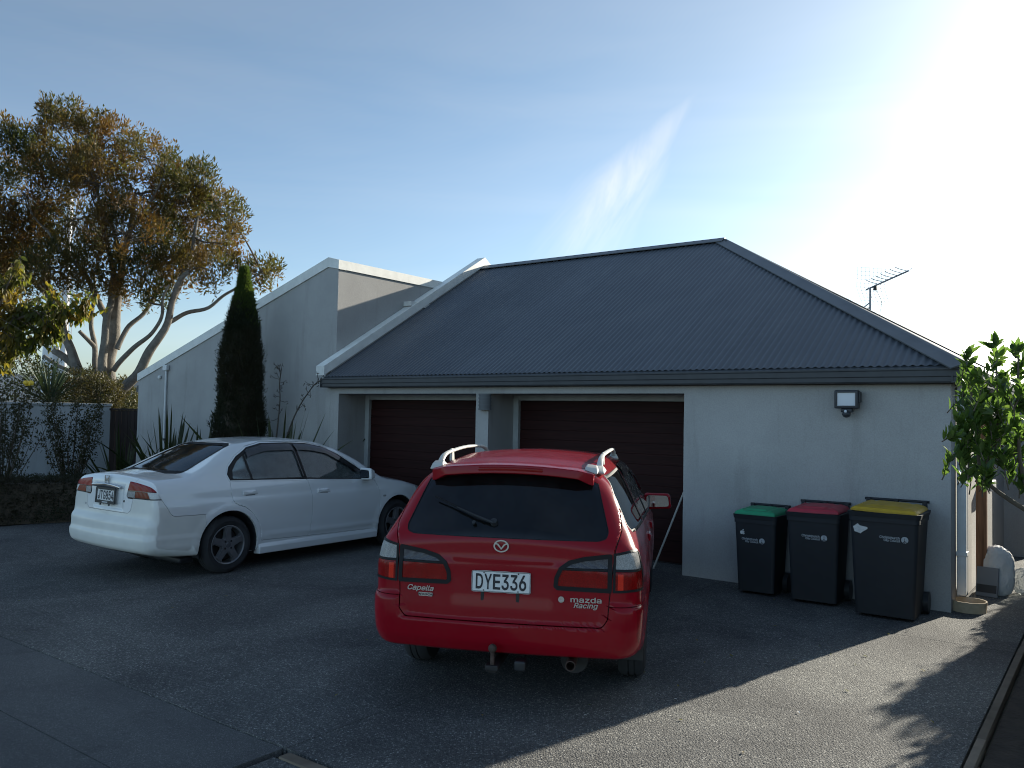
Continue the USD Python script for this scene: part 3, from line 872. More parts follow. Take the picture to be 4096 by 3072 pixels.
class Body:
    """A car body as a closed surface: side outline, width at each height and station, rounded where the two meet."""

    def __init__(self, outline, width, plan, cabin, bow, crown, radius, mid, xr, xf_, relief=None):
        self.sdf = poly_sdf(outline)
        self.wz = PchipInterpolator(*zip(*width)); self.tx = PchipInterpolator(*zip(*plan)); self.cx = PchipInterpolator(*zip(*cabin))
        X, Z = np.meshgrid(GX, GZ, indexing='ij')
        z0, z1 = width[0][0], width[-1][0]
        W = self.wz(np.clip(Z, z0, z1)) - .45 * np.maximum(Z - z1, 0) - self.tx(np.clip(X, plan[0][0], plan[-1][0]))
        W -= self.cx(np.clip(X, cabin[0][0], cabin[-1][0])) * np.clip((Z - .95) / .45, 0, 1.2)
        self.W = gaussian_filter(W, 1.0)
        gx, gz = np.gradient(self.W, GH)
        self.N = 1 / np.sqrt(1 + gz ** 2 + gx ** 2)
        self.bow, self.crown, self.rad, self.mid, self.xr, self.xf, self.relief = bow, crown, radius, mid, xr, xf_, relief

    def grid(self, A, x, z):
        return map_coordinates(A, [(x - GX[0]) / GH, (z - GZ[0]) / GH], order=1, mode='nearest')

    def F(self, x, y, z):
        a = np.abs(y)
        b = self.bow[0] * a * a * sm(.9, -.4, x) - self.bow[1] * a * a * sm(1.6, 3.0, x)
        d1 = self.grid(self.sdf, x - b, z + self.crown * a * a * sm(.55, 1.15, z))
        d2 = (a - self.grid(self.W, x, z)) * self.grid(self.N, x, z)
        if self.relief is not None:
            d1, d2 = self.relief(x, a, z, d1, d2)
        r = self.rad(x, z)
        u, v = np.maximum(d1 + r, 0), np.maximum(d2 + r, 0)
        return np.sqrt(u * u + v * v) - r + np.minimum(np.maximum(d1, d2) + r, 0)

    def solid(self, levels, ncap=70, nmid=150, nphi=260):
        """Closed surfaces at the given levels (0 = outside, negative = inset), as Manifolds."""
        nf = ncap
        phi = (np.arange(nphi) + .5) / nphi * 2 * np.pi
        th = np.linspace(0, np.pi / 2, ncap + 1)[1:]
        O, D = [], []
        mid = lambda x: self.mid(x)
        for t in th[:-1]:
            O.append(np.tile([self.xr, 0, mid(self.xr)], (nphi, 1))); D.append(np.stack([np.full(nphi, -np.cos(t)), np.sin(t) * np.cos(phi), np.sin(t) * np.sin(phi)], 1))
        for x in np.linspace(self.xr, self.xf, nmid):
            O.append(np.tile([x, 0, mid(x)], (nphi, 1))); D.append(np.stack([np.zeros(nphi), np.cos(phi), np.sin(phi)], 1))
        for t in th[:-1][::-1]:
            O.append(np.tile([self.xf, 0, mid(self.xf)], (nphi, 1))); D.append(np.stack([np.full(nphi, np.cos(t)), np.sin(t) * np.cos(phi), np.sin(t) * np.sin(phi)], 1))
        nr = len(O)
        O = np.vstack(O + [[[self.xr, 0, mid(self.xr)]], [[self.xf, 0, mid(self.xf)]]]); D = np.vstack(D + [[[-1.0, 0, 0]], [[1.0, 0, 0]]])
        i = np.arange(nphi); j = (i + 1) % nphi
        Fc = [np.stack([np.full(nphi, nr * nphi), j, i], 1)]
        for k in range(nr - 1):
            o = k * nphi
            Fc += [np.stack([o + i, o + j, o + nphi + j], 1), np.stack([o + i, o + nphi + j, o + nphi + i], 1)]
        o = (nr - 1) * nphi
        Fc.append(np.stack([np.full(nphi, nr * nphi + 1), o + i, o + j], 1))
        Fc = np.concatenate(Fc)
        out = []
        for lv in levels:
            lo, hi = np.zeros(len(O)), np.full(len(O), 1.6)
            for _ in range(24):
                m = (lo + hi) / 2
                P = O + D * m[:, None]
                ins = self.F(*P.T) < lv
                lo, hi = np.where(ins, m, lo), np.where(ins, hi, m)
            V = O + D * ((lo + hi) / 2)[:, None]
            t = trimesh.Trimesh(V, Fc, process=False)
            if t.volume < 0:
                t = trimesh.Trimesh(V, Fc[:, ::-1], process=False)
            out.append(man(t))
        return out


def both(f, poly):
    """A side-view prism cut through both flanks."""
    return side_prism(poly, -1.3, 1.3)


def strip(path_pts, w, smooth_r=None):
    return LineString(path_pts).buffer(w / 2, cap_style='flat')


def wheel(parent, x, y, r_tyre, r_rim, width, spokes, m_rim, face, name='wheel'):
    """Wheel with its outer face at y (face = -1 right, +1 left)."""
    path_ = numbered(f'{parent}/{name}')
    UsdGeom.Xform.Define(stage, path_)
    M = frame([1, 0, 0], [0, 0, 1], [0, -face, 0], [x, y, r_tyre])      # local z points inwards

    def w(m):
        v = tm(m) if isinstance(m, Manifold) else m
        P = v.vertices @ M[:, :3].T + M[:, 3]
        f = v.faces[:, ::-1] if np.linalg.det(M[:, :3]) < 0 else v.faces
        return trimesh.Trimesh(P, f, process=False)
    tp = np.array([(r_rim - .01, .012), (r_rim + .012, .002), (r_rim + .05, -.006), (r_tyre - .03, .004), (r_tyre - .010, .022), (r_tyre, .045), (r_tyre, .06), (r_tyre - .006, .062), (r_tyre - .006, .068), (r_tyre, .070), (r_tyre, .10), (r_tyre - .006, .102), (r_tyre - .006, .108), (r_tyre, .110), (r_tyre, width - .04), (r_tyre - .02, width - .01), (r_rim, width), (r_rim - .01, width), (r_rim - .01, .012)])
    ty = trimesh.creation.revolve(tp, sections=64)
    if ty.volume < 0:
        ty.invert()
    part('tyre', w(ty), 'tyre_rubber', path_)
    star = []
    for k in range(spokes):
        a = k * 2 * np.pi / spokes + np.pi / 2
        q = Polygon([(.03, -.055), (.085, -.042), (r_rim - .045, -.036), (r_rim - .006, -.062), (r_rim - .006, .062), (r_rim - .045, .036), (.085, .042), (.03, .055)])
        star.append(affinity.rotate(q, math.degrees(a), origin=(0, 0)))
    face2d = union_all(star + [Point(0, 0).buffer(.078, quad_segs=12)]).buffer(.018, quad_segs=4).buffer(-.018, quad_segs=4)
    face2d = face2d.intersection(Point(0, 0).buffer(r_rim - .008, quad_segs=24))
    disc = ext(face2d, frame([1, 0, 0], [0, 1, 0], [0, 0, .035], [0, 0, .012]))
    inner = ext(face2d.buffer(-.010), frame([1, 0, 0], [0, 1, 0], [0, 0, .01], [0, 0, .004]))
    part('rim', w(disc + inner - Manifold.cylinder(.02, .032, .032, 24)), m_rim, path_)
    edge = trimesh.creation.revolve(np.array([(r_rim - .014, .010), (r_rim - .002, .002), (r_rim + .002, .004), (r_rim + .002, .03), (r_rim - .012, .12), (r_rim - .016, .12), (r_rim - .012, .03), (r_rim - .014, .010)]), sections=64)
    if edge.volume < 0:
        edge.invert()
    part('rim_edge', w(edge), m_rim, path_)
    part('brake_disc', w(cyl((0, 0, .075), (0, 0, .09), r_rim - .045, n=40)), 'dark_steel', path_)
    for k in range(4):
        a = k * np.pi / 2 + np.pi / 4
        part('wheel_nut', w(cyl((.052 * np.cos(a), .052 * np.sin(a), .002), (.052 * np.cos(a), .052 * np.sin(a), .03), .0115, .0125, n=10)), 'dark_steel', path_)
    part('hub_cap', w(cyl((0, 0, .004), (0, 0, .025), .031, n=24) + cyl((0, 0, .001), (0, 0, .01), .024, n=24)), 'badge_silver', path_)


def seats(parent, xf1, xr1, tops=(1.08, 1.05), half=.36):
    def seat(x, y, w, top):
        p = numbered(f'{parent}/seat'); UsdGeom.Xform.Define(stage, p)
        part('cushion', rbox(x - .1, x + .42, y - w, y + w, .42, .56, .05), 'seat_cloth', p)
        part('backrest', rbox(-.06, .06, y - w, y + w, 0, .56, .05).rotate((0, -16, 0)).translate((x - .10, 0, .50)), 'seat_cloth', p)
        if w < .4:
            part('headrest', rbox(x - .32, x - .23, y - .12, y + .12, top - .10, top + .09, .04), 'seat_cloth', p)
    seat(xf1, -half, .25, tops[0]); seat(xf1, half, .25, tops[0]); seat(xr1, 0, .62, tops[1])


NB_PLATE = (.180, .0625)


def number_plate(parent, o, right, up, chars, framed):
    """Registration plate: white sheet with black border, six black characters, screws."""
    p = f'{parent}/number_plate'
    UsdGeom.Xform.Define(stage, p)
    right, up = norm(np.asarray(right, float)), norm(np.asarray(up, float)); nn = np.cross(right, up)
    o = np.asarray(o, float)
    sh = shapely.box(-.18, -.0625, .18, .0625).buffer(-.012).buffer(.012)
    part('sheet', put(ext(sh, frame([1, 0, 0], [0, 1, 0], [0, 0, .003], [0, 0, 0])), right, up, o), 'plate_white', p)
    part('border', put(ext(sh.buffer(-.002).difference(sh.buffer(-.0052)), frame([1, 0, 0], [0, 1, 0], [0, 0, .0012], [0, 0, .0031])), right, up, o), 'plate_black', p)
    x0 = -.132
    for k, c in enumerate(chars):
        t = text(c, .086, .0014, True, 1.0)
        wdt = t.vertices[:, 0].max() - t.vertices[:, 0].min()
        t.vertices[:, 0] *= min(.044 / wdt, 1.0) if c not in 'J' else .040 / wdt
        t.apply_translation((x0 + .0528 * k, 0, .0031))
        part('character', put(t, right, up, o), 'plate_black', p)
    for sx in (-.105, .105):
        for sy in (-.052, .052):
            part('screw', put(cyl((sx, sy, .003), (sx, sy, .0055), .004, n=10), right, up, o), 'rust_steel', p)
    if framed:
        fr = shapely.box(-.195, -.088, .195, .080).buffer(-.012).buffer(.012).difference(shapely.box(-.170, -.056, .170, .056))
        part('plate_frame', put(ext(fr, frame([1, 0, 0], [0, 1, 0], [0, 0, .008], [0, 0, .002])), right, up, o), 'black_plastic', p)
        part('frame_print', put(rbox(-.05, .06, -.080, -.066, .0101, .0112, .0004), right, up, o), 'print_white', p)
        for sx in (-.085, .085):
            part('tab', put(rbox(sx - .012, sx + .012, -.108, -.085, 0, .012, .004), right, up, o), 'black_plastic', p)
# ---------------------------------------------------------------- white sedan
white = xf('white_sedan', (-3.7074, 9.4999, 0), math.degrees(.94675), 'white four-door sedan parked nose-in at the left garage door', 'car')
W_OUT = [(-.80, .26), (-.91, .29), (-.962, .33), (-.985, .40), (-.985, .455), (-.968, .475), (-.966, .575), (-.952, .610), (-.925, .635), (-.915, .70), (-.908, .90), (-.895, 1.02), (-.868, 1.062), (-.80, 1.078), (-.50, 1.098), (-.42, 1.115), (-.10, 1.255), (.18, 1.372), (.30, 1.405), (.55, 1.435), (.85, 1.446), (1.15, 1.440), (1.45, 1.415), (1.70, 1.360), (2.05, 1.20), (2.42, .985), (2.55, .945), (2.9, .885), (3.2, .80), (3.38, .70), (3.45, .58), (3.47, .45), (3.45, .28), (3.36, .20), (3.2, .19), (2.4, .19), (.3, .19), (-.6, .24)]
W_WID = [(.16, .76), (.22, .815), (.275, .828), (.29, .826), (.33, .834), (.355, .840), (.38, .836), (.50, .843), (.66, .846), (.74, .843), (.785, .838), (.81, .827), (.90, .812), (1.0, .775), (1.1, .727), (1.25, .655), (1.36, .598), (1.44, .565)]


def w_relief(x, a, z, d1, d2):
    # recessed plate bay, arch lips, bumper side ridge
    d1 = d1 + .012 * sm(.30, .27, a) * sm(.70, .725, z) * sm(.965, .94, z) * (x < -.5)
    for xc in (0., 2.62):
        rr = np.hypot(x - xc, z - .3075)
        d2 = d2 - .010 * sm(.46, .41, rr) * sm(.16, .30, z)
    d2 = d2 - .007 * sm(.40, .60, x) * sm(2.30, 2.20, x) * sm(.345, .352, z + (x - 1.1) * .02) * sm(.385, .362, z + (x - 1.1) * .02)
    bump = sm(-.30, -.42, x) * (sm(.468, .458, z) * sm(.28, .30, z))
    d2 = d2 - .010 * bump
    return d1, d2


wb = Body(W_OUT, W_WID, [(-1.1, .055), (-.8, .03), (-.3, .003), (.2, 0), (2.2, 0), (2.7, .01), (3.1, .05), (3.5, .14)], [(-.9, .10), (-.3, .065), (.3, .02), (.8, 0), (1.4, 0), (2.0, .02), (2.5, .06)],
          (.085, .20), .13, lambda x, z: .05 + .07 * sm(1.15, 1.40, z) + .05 * sm(-.3, -.8, x) * sm(.75, .5, z) + .05 * sm(2.8, 3.2, x), lambda x: .66 - .10 * sm(2.2, 3.0, x), -.42, 3.0, w_relief)
S0, SG1, SG2, SI, SC, SV, SU, ST = wb.solid([0., -.005, -.010, -.030, -.042, .014, .010, .004], 60, 130, 240)
cab = box(-.40, 2.45, -2, 2, .34, 2)
# windows: front and rear side openings, quarter pane, rear screen, windscreen
frame_out = rounded([(.037, .985), (.016, 1.06), (.06, 1.14), (.19, 1.25), (.385, 1.345), (.60, 1.388), (.98, 1.393), (1.27, 1.378), (1.49, 1.335), (1.69, 1.235), (1.92, 1.09), (2.17, .905), (1.5, .928), (1.06, .955)], .02)
pane_r = rounded([(.072, 1.010), (.098, 1.100), (.185, 1.195), (.375, 1.315), (.60, 1.362), (.985, 1.366), (1.035, .985)], .012)
pane_f = rounded([(1.095, .980), (1.052, 1.366), (1.27, 1.352), (1.47, 1.312), (1.66, 1.215), (1.88, 1.075), (1.99, .985), (2.005, .932), (1.5, .952)], .012)
quarter_bar = Polygon([(.285, 1.27), (.305, 1.27), (.335, .99), (.310, .99)])
win = union_all([pane_r, pane_f])
rs = rounded([(-.57, 1.075), (-.52, 1.12), (-.44, 1.36), (-.36, 1.385), (.36, 1.385), (.44, 1.36), (.52, 1.12), (.57, 1.075)], .03)
rs_hole = rear_prism(rs, -1.2, .33) ^ box(-.52, .33, -2, 2, 1.075, 2)
ws = rounded([(-.66, .97), (-.52, 1.37), (.52, 1.37), (.66, .97)], .05)
ws_hole = rear_prism(ws, 1.55, 3.0)
wells = Manifold()
for xc in (0., 2.62):
    for s in (-1, 1):
        wells += cyl((xc, s * .50, .3075), (xc, s * 1.0, .3075), .372, n=72)
shell = S0 - (SI ^ cab) - wells
# door outlines
door_lo_r = Polygon([(.028, .99), (.022, .87), (.036, .79), (.060, .752), (.10, .730), (.185, .703), (.25, .66), (.30, .613), (.35, .55), (.385, .49), (.404, .43), (.412, .38), (.418, .318), (.430, .312), (1.094, .294), (1.115, .35), (1.127, .404), (1.138, .52), (1.142, .632), (1.138, .74), (1.131, .826), (1.105, .91), (1.075, .975), (1.06, 1.0)])
door_lo_f = Polygon([(1.094, .294), (1.115, .35), (1.127, .404), (1.138, .52), (1.142, .632), (1.138, .74), (1.131, .826), (1.105, .91), (1.075, .975), (1.06, 1.0), (2.10, .99), (2.185, .905), (2.235, .83), (2.262, .76), (2.274, .658), (2.268, .52), (2.24, .335), (2.225, .295), (2.195, .275)])
halo = frame_out.buffer(.012)
pillar_line = Polygon([(1.075, .97), (1.04, 1.45), (-1, 1.45), (-1, .97)])
door_r = door_lo_r.union(halo.intersection(pillar_line))
door_f = door_lo_f.union(halo.difference(pillar_line)).difference(door_lo_r)
bump_side = union_all([Polygon([(-1.3, .842), (-.778, .842), (-.688, .690), (-.655, .668), (-.30, .662), (-.30, 0), (-1.3, 0)])])
lid_rear = rounded([(-.385, .688), (-.425, .715), (-.455, .83), (-.475, 1.3), (.475, 1.3), (.455, .83), (.425, .715), (.385, .688)], .02)
lid = rear_prism(lid_rear, -1.3, -.53)
gap = .0045
lamp_side = Polygon([(-1.3, 1.075), (-.985, 1.068), (-.925, 1.052), (-.872, 1.0), (-.82, .915), (-.772, .838), (-1.3, .838)])
lamp_rear = rounded([(.405, 1.055), (.385, 1.03), (.350, .862), (.372, .838), (1.0, .838), (1.0, 1.055)], .012)
lamp_cut = (rear_prism(lamp_rear, -1.4, -.70) + rear_prism(mirror_y(lamp_rear), -1.4, -.70)) ^ both(0, lamp_side)
lid_cut = lid - (rear_prism(union_all([lamp_rear, mirror_y(lamp_rear)]).buffer(gap), -1.4, -.70) ^ both(0, lamp_side.buffer(gap)))
bump_cut = (both(0, bump_side) - rear_prism(lid_rear.buffer(gap), -1.4, -.5)) - box(-1.4, -.25, -2, 2, .838, 3)
bump_edge = both(0, bump_side.exterior.buffer(gap / 2)) - rear_prism(lid_rear, -1.4, -.5) - rear_prism(shapely.box(-.80, .60, .80, 1.2), -1.4, -.80)
windows = both(0, frame_out) + rs_hole + ws_hole
body = shell - windows
body = body - both(0, door_r.buffer(gap / 2)) - both(0, door_f.buffer(gap / 2)) - rear_prism(lid_rear.buffer(gap), -1.4, -.53) - lamp_cut - bump_edge
bumper = (body ^ bump_cut)
body = body - bump_cut
part('body', body, 'white_paint', white, 32)
part('bumper', bumper, 'bumper_white', white, 32)
dshell = shell - both(0, frame_out)
for nm, pl in (('rear', door_r), ('front', door_f)):
    for s in (-1, 1):
        dd = dshell ^ side_prism(pl.buffer(-gap / 2), *((-1.3, -.45) if s < 0 else (.45, 1.3)))
        d_path = numbered(f'{white}/door')
        UsdGeom.Xform.Define(stage, d_path)
        part('panel', dd, 'white_paint', d_path, 32)
        fr_poly = frame_out.difference(win).intersection(pl)
        tr = (S0 - SC) ^ side_prism(fr_poly, *((-1.3, -.4) if s < 0 else (.4, 1.3)))
        part('window_frame', tr, 'black_trim', d_path, 32)
        gp_ = win.intersection(pl.buffer(.003))
        if nm == 'rear':
            gp_ = gp_.difference(quarter_bar)
            part('quarter_bar', (S0 - SG2) ^ side_prism(quarter_bar, *((-1.3, -.4) if s < 0 else (.4, 1.3))), 'black_trim', d_path, 32)
        pieces = getattr(gp_, 'geoms', [gp_])
        for pc in pieces:
            if pc.area > .003:
                part('window', (SG1 - SG2) ^ side_prism(pc, *((-1.3, -.4) if s < 0 else (.4, 1.3))), 'car_glass', d_path, 32)
        # handle: a flap over a scooped recess
        hx, hz = (.175, .852) if nm == 'rear' else (1.235, .812)
        yy = lambda x, z: float(wb.grid(wb.W, np.array([x]), np.array([z]))[0])
        y0 = yy(hx + .09, hz)
        h = Manifold.batch_hull([Manifold.sphere(.010, 10).translate((hx + dx, s * (y0 + oy), hz + dz)) for dx, dz, oy in ((0, .018, .004), (.155, .020, .004), (.185, -.012, .0), (0, -.014, .004), (.09, .0, .012))])
        part('handle', h, 'white_paint', d_path)
        part('handle_shadow_gap', Manifold.batch_hull([Manifold.sphere(.004, 8).translate((hx + dx, s * (y0 + .006), hz - .024)) for dx in (.03, .15)]), 'black_trim', d_path)
        # visor over the window
        v0, v1 = (1.285, 1.40) if nm == 'rear' else (1.27, 1.40)
        vp = win.intersection(pl).buffer(.012)
        low = affinity.translate(vp, .012 if nm == 'front' else .0, -.072)
        vis = vp.difference(low).intersection(shapely.box(.33 if nm == 'rear' else 1.04, 1.0, 2.0, 1.5))
        part('wind_deflector', (SV - SU) ^ side_prism(vis, *((-1.3, -.4) if s < 0 else (.4, 1.3))), 'visor_plastic', d_path, 32)
        bs = strip([(.03, .992), (1.07, .958), (2.17, .905)], .010).intersection(pl.buffer(-.004))
        part('belt_strip', (ST - SG1) ^ side_prism(bs, *((-1.3, -.45) if s < 0 else (.45, 1.3))), 'white_paint', d_path, 32)
# boot lid, rear screen, windscreen, lining
lid_path = f'{white}/boot_lid'
UsdGeom.Xform.Define(stage, lid_path)
part('panel', (shell ^ lid_cut) - windows, 'white_paint', lid_path, 32)
part('rear_screen', (SG1 - SG2) ^ (rear_prism(rs.buffer(-.022), -1.2, .33) ^ box(-.50, .312, -2, 2, 1.092, 2)), 'rear_glass_green', white, 32)
part('screen_seal', (S0 - SG2) ^ (rs_hole - (rear_prism(rs.buffer(-.022), -1.2, .33) ^ box(-.50, .312, -2, 2, 1.092, 2))), 'black_trim', white, 32)
part('windscreen', (SG1 - SG2) ^ ws_hole, 'car_glass', white, 32)
part('cabin_lining', ((SI - SC) ^ cab) - windows - wells, 'lining', white, 32)
part('underbody', rbox(-.50, 3.2, -.70, .70, .15, .215, .02) - wells, 'black_plastic', white)
# side skirt
for s in (-1, 1):
    sk = Manifold.batch_hull([Manifold.sphere(.014, 10).translate((x, s * y, z)) for x in (.40, 2.22) for y, z in ((.826, .262), (.842, .232), (.836, .176), (.76, .17), (.76, .26))])
    part('side_skirt', sk - wells, 'white_paint', white)
# arch liners and wheels
for xc in (0., 2.62):
    for s in (-1, 1):
        ln = (cyl((xc, s * .50, .3075), (xc, s * .815, .3075), .371, n=48) - cyl((xc, s * .512, .3075), (xc, s * .9, .3075), .360, n=48)) ^ box(-2, 5, -2, 2, .20, 2)
        part('arch_liner', ln, 'black_plastic', white)
        wheel(white, xc, s * .828, .3075, .207, .185, 5, 'rim_silver', s)
# rear lamps
lam = (ST - SI) ^ lamp_cut
z_band = .917
for s in (-1, 1):
    lp = numbered(f'{white}/tail_lamp')
    UsdGeom.Xform.Define(stage, lp)
    half = box(-2, 2, 0, 2, 0, 2) if s > 0 else box(-2, 2, -2, 0, 0, 2)
    L_ = lam ^ half
    part('red_lens', L_ ^ box(-2, 2, -2, 2, z_band + .003, 2), 'lens_red', lp, 30)
    lowr = L_ ^ box(-2, 2, -2, 2, 0, z_band - .003)
    base = (SG1 - SC) ^ lamp_cut ^ half
    part('lamp_base', base, 'black_gloss', lp, 30)
    rev = (box(-2, -.6, .365, .485, .850, z_band - .008) if s > 0 else box(-2, -.6, -.485, -.365, .850, z_band - .008))
    part('reversing_lens', lowr ^ rev, 'lens_clear', lp, 30)
    q = lowr - (box(-2, -.6, .30, .492, 0, 2) if s > 0 else box(-2, -.6, -.492, -.30, 0, 2))
    part('lower_lens', q ^ box(-2, -.905, -2, 2, 0, z_band - .003), 'lens_red', lp, 30)
    part('amber_lens', q ^ box(-.902, -.868, -2, 2, .852, z_band - .004), 'lens_amber', lp, 30)
    part('indicator_lens', q ^ box(-.865, -.79, -2, 2, .852, z_band - .004), 'lens_stripe', lp, 30)
# plate, chrome strip, badges, lock
xs = lambda y, z: float(-.908 + .085 * y * y + (.70 - z) * -.02)
number_plate(white, (-.922, .015, .845), (0, -1, 0), (.06, 0, 1), 'JTG854', True)
st2 = Manifold.batch_hull([Manifold.sphere(.011, 12).translate((-.918 + .085 * y * y - .008, y, z)) for y in (-.24, -.12, .03, .17, .30) for z in (.944 - .3 * abs(y - .03) ** 2 * .4, .962 - .6 * abs(y - .03) ** 2 * .4)])
part('chrome_strip', st2, 'chrome', white)


def ring2d(w, h, t):
    a_ = shapely.box(-w / 2, -h / 2, w / 2, h / 2).buffer(-.012).buffer(.012)
    return a_.difference(a_.buffer(-t))


emb = union_all([Polygon([(-.036, .028), (-.028, .03), (-.020, .006), (.020, .006), (.028, .03), (.036, .028), (.030, -.026), (.020, -.026), (.016, -.006), (-.016, -.006), (-.020, -.026), (-.030, -.026)]),
                 Polygon([(-.042, .034), (.042, .034), (.034, -.036), (-.034, -.036)]).buffer(.006).difference(Polygon([(-.042, .034), (.042, .034), (.034, -.036), (-.034, -.036)]).buffer(.001))])
part('badge', put(ext(emb, frame([1, 0, 0], [0, 1, 0], [0, 0, .008], [0, 0, 0])), (0, -1, 0), (.06, 0, 1), (-.902, .03, 1.012)), 'badge_silver', white)
part('lettering', put(text('XL', .024, .003, True, 1.4, .2), (.10, -1, 0), (.03, 0, 1), (-.881, -.565, .777)), 'badge_silver', white)
part('name_badge', put(rbox(-.045, .045, -.011, .011, -.002, .003, .002), (0, -1, 0), (.03, 0, 1), (-.893, .44, .725)), 'galvanised', white)
part('boot_lock', put(cyl((0, 0, -.006), (0, 0, .006), .012, n=16), (0, -1, 0), (.03, 0, 1), (-.901, -.31, .803)), 'dark_steel', white)
part('repeater_lamp', rbox(2.33, 2.385, -.850, -.80, .672, .697, .008), 'lens_clear', white)
# mirrors
for s in (-1, 1):
    mp_ = numbered(f'{white}/door_mirror')
    UsdGeom.Xform.Define(stage, mp_)
    hs = Manifold.batch_hull([Manifold.sphere(.028, 14).translate((x, s * y, z)) for x, y, z in ((1.99, .79, .935), (1.99, .79, 1.035), (1.98, .955, .945), (1.98, .945, 1.035), (2.07, .80, .945), (2.075, .80, 1.01), (2.06, .92, .955), (2.06, .91, 1.01))])
    mg = rear_prism(rounded([(s * .785, .93), (s * .785, 1.042), (s * .950, 1.036), (s * .962, .938)], .02), 1.93, 1.966)
    part('housing', hs - mg, 'white_paint', mp_)
    part('mirror_glass', rear_prism(rounded([(s * .787, .932), (s * .787, 1.040), (s * .948, 1.034), (s * .960, .940)], .02), 1.956, 1.9653), 'mirror_silver', mp_)
    part('mirror_foot', Manifold.batch_hull([Manifold.sphere(.02, 10).translate((x, s * y, z)) for x, y, z in ((1.98, .74, .94), (2.14, .74, .93), (2.0, .74, 1.03), (2.02, .82, .95), (2.05, .82, .96))]), 'white_paint', mp_)
# headlamps (only the right one shows past the wagon)
for s in (-1, 1):
    hp_ = side_prism(rounded([(2.98, .79), (3.1, .77), (3.4, .62), (3.3, .60), (3.05, .67)], .02), *((-1.2, -.45) if s < 0 else (.45, 1.2)))
    part('headlamp', (ST - SI) ^ hp_, 'lens_clear', white, 30)
seats(white, 1.05, .15)
part('dashboard', rbox(1.75, 2.35, -.66, .66, .72, .93, .06), 'dash_plastic', white)
sw_ = trimesh.creation.torus(.175, .016, 32, 10)
sw_.apply_transform(trimesh.transformations.rotation_matrix(math.radians(-65), (0, 1, 0))); sw_.apply_translation((1.62, -.36, .90))
part('steering_wheel', sw_, 'dash_plastic', white)
# ---------------------------------------------------------------- red wagon
red = xf('red_wagon', (.134, 5.925, 0), math.degrees(1.38669), 'red estate car with roof rails and dark rear window, facing the right garage door', 'car')
R_OUT = [(-.70, .30), (-.86, .325), (-.925, .36), (-.960, .42), (-.967, .52), (-.963, .60), (-.955, .68), (-.948, .80), (-.946, .875), (-.938, .895), (-.934, .93), (-.930, 1.01), (-.912, 1.06), (-.78, 1.235), (-.665, 1.385), (-.625, 1.432), (-.56, 1.452), (-.30, 1.482), (.2, 1.506), (.8, 1.502), (1.15, 1.474), (1.36, 1.420), (1.75, 1.21), (2.16, .99), (2.3, .955), (2.7, .90), (3.2, .80), (3.5, .70), (3.64, .58), (3.675, .45), (3.66, .28), (3.55, .20), (3.3, .19), (2.4, .19), (.3, .20), (-.5, .25)]
R_WID = [(.17, .75), (.24, .800), (.32, .822), (.45, .838), (.60, .846), (.75, .846), (.84, .842), (.88, .834), (.95, .818), (1.02, .792), (1.1, .755), (1.25, .690), (1.38, .622), (1.47, .575)]


def r_relief(x, a, z, d1, d2):
    rear = sm(-.45, -.62, x)
    zb = .530 + .122 * sm(.595, .655, a)                   # top of the bumper, stepping up outside the tailgate
    d1 = d1 - .026 * sm(zb + .016, zb - .016, z) * rear * sm(.30, .36, z)
    d2 = d2 - .012 * sm(.655, .625, z) * sm(-.40, -.55, x) * sm(.30, .36, z)
    d1 = d1 + .006 * sm(.328, .290, a) * sm(.55, .80, z) * sm(.893, .872, z) * rear      # bay for the plate
    for xc in (0., 2.67):
        rr = np.hypot(x - xc, z - .305)
        d2 = d2 - .012 * sm(.45, .40, rr) * sm(.16, .30, z)
    # dished bottom edge over the exhaust
    d1 = d1 + 1.0 * np.maximum(0, .040 * np.exp(-((a - .40) / .10) ** 2) * 0)
    return d1, d2


rb = Body(R_OUT, R_WID, [(-1.1, .035), (-.8, .018), (-.3, .0), (.2, 0), (2.3, 0), (2.8, .01), (3.2, .05), (3.7, .15)], [(-.95, .055), (-.5, .03), (.1, .008), (.8, 0), (1.3, 0), (1.9, .02), (2.3, .05)],
          (.085, .19), .13, lambda x, z: .055 + .045 * sm(1.25, 1.42, z) + .05 * sm(-.4, -.9, x) * sm(.9, .6, z) + .03 * sm(-.5, -.8, x) + .05 * sm(2.9, 3.3, x), lambda x: .72 - .14 * sm(2.1, 3.0, x), -.38, 3.1, r_relief)
Q0, QG1, QG2, QI, QC, QV, QU, QT = rb.solid([0., -.004, -.010, -.030, -.042, .016, .012, .005], 85, 110, 280)
rcab = box(-.90, 2.2, -2, 2, .34, 2)
tg_out = rounded([(-.600, .532), (-.632, .58), (-.640, .70), (-.668, .97), (-.700, 1.08), (-.66, 1.30), (-.60, 1.415), (-.50, 1.60), (.50, 1.60), (.60, 1.415), (.66, 1.30), (.700, 1.08), (.668, .97), (.640, .70), (.632, .58), (.600, .532)], .03)
rwin = rounded([(-.480, 1.50), (-.530, 1.40), (-.628, 1.075), (-.620, 1.035), (-.57, 1.020), (.57, 1.020), (.620, 1.035), (.628, 1.075), (.530, 1.40), (.480, 1.50)], .028)
rwin_hole = rear_prism(rwin, -1.3, -.40) ^ box(-2, -.625, -2, 2, .9, 1.425)
rear_side = rounded([(-.69, 1.10), (-.60, 1.29), (-.46, 1.385), (.33, 1.40), (.37, 1.00), (-.40, 1.035), (-.62, 1.05)], .03)
door_side = rounded([(.42, 1.00), (.38, 1.405), (.9, 1.408), (1.16, 1.385), (1.36, 1.335), (1.72, 1.15), (1.95, 1.0), (1.98, .93)], .02)
pane_q = rear_side.buffer(-.016)
pil = Polygon([(1.12, .90), (1.06, 1.45), (1.14, 1.45), (1.20, .90)])
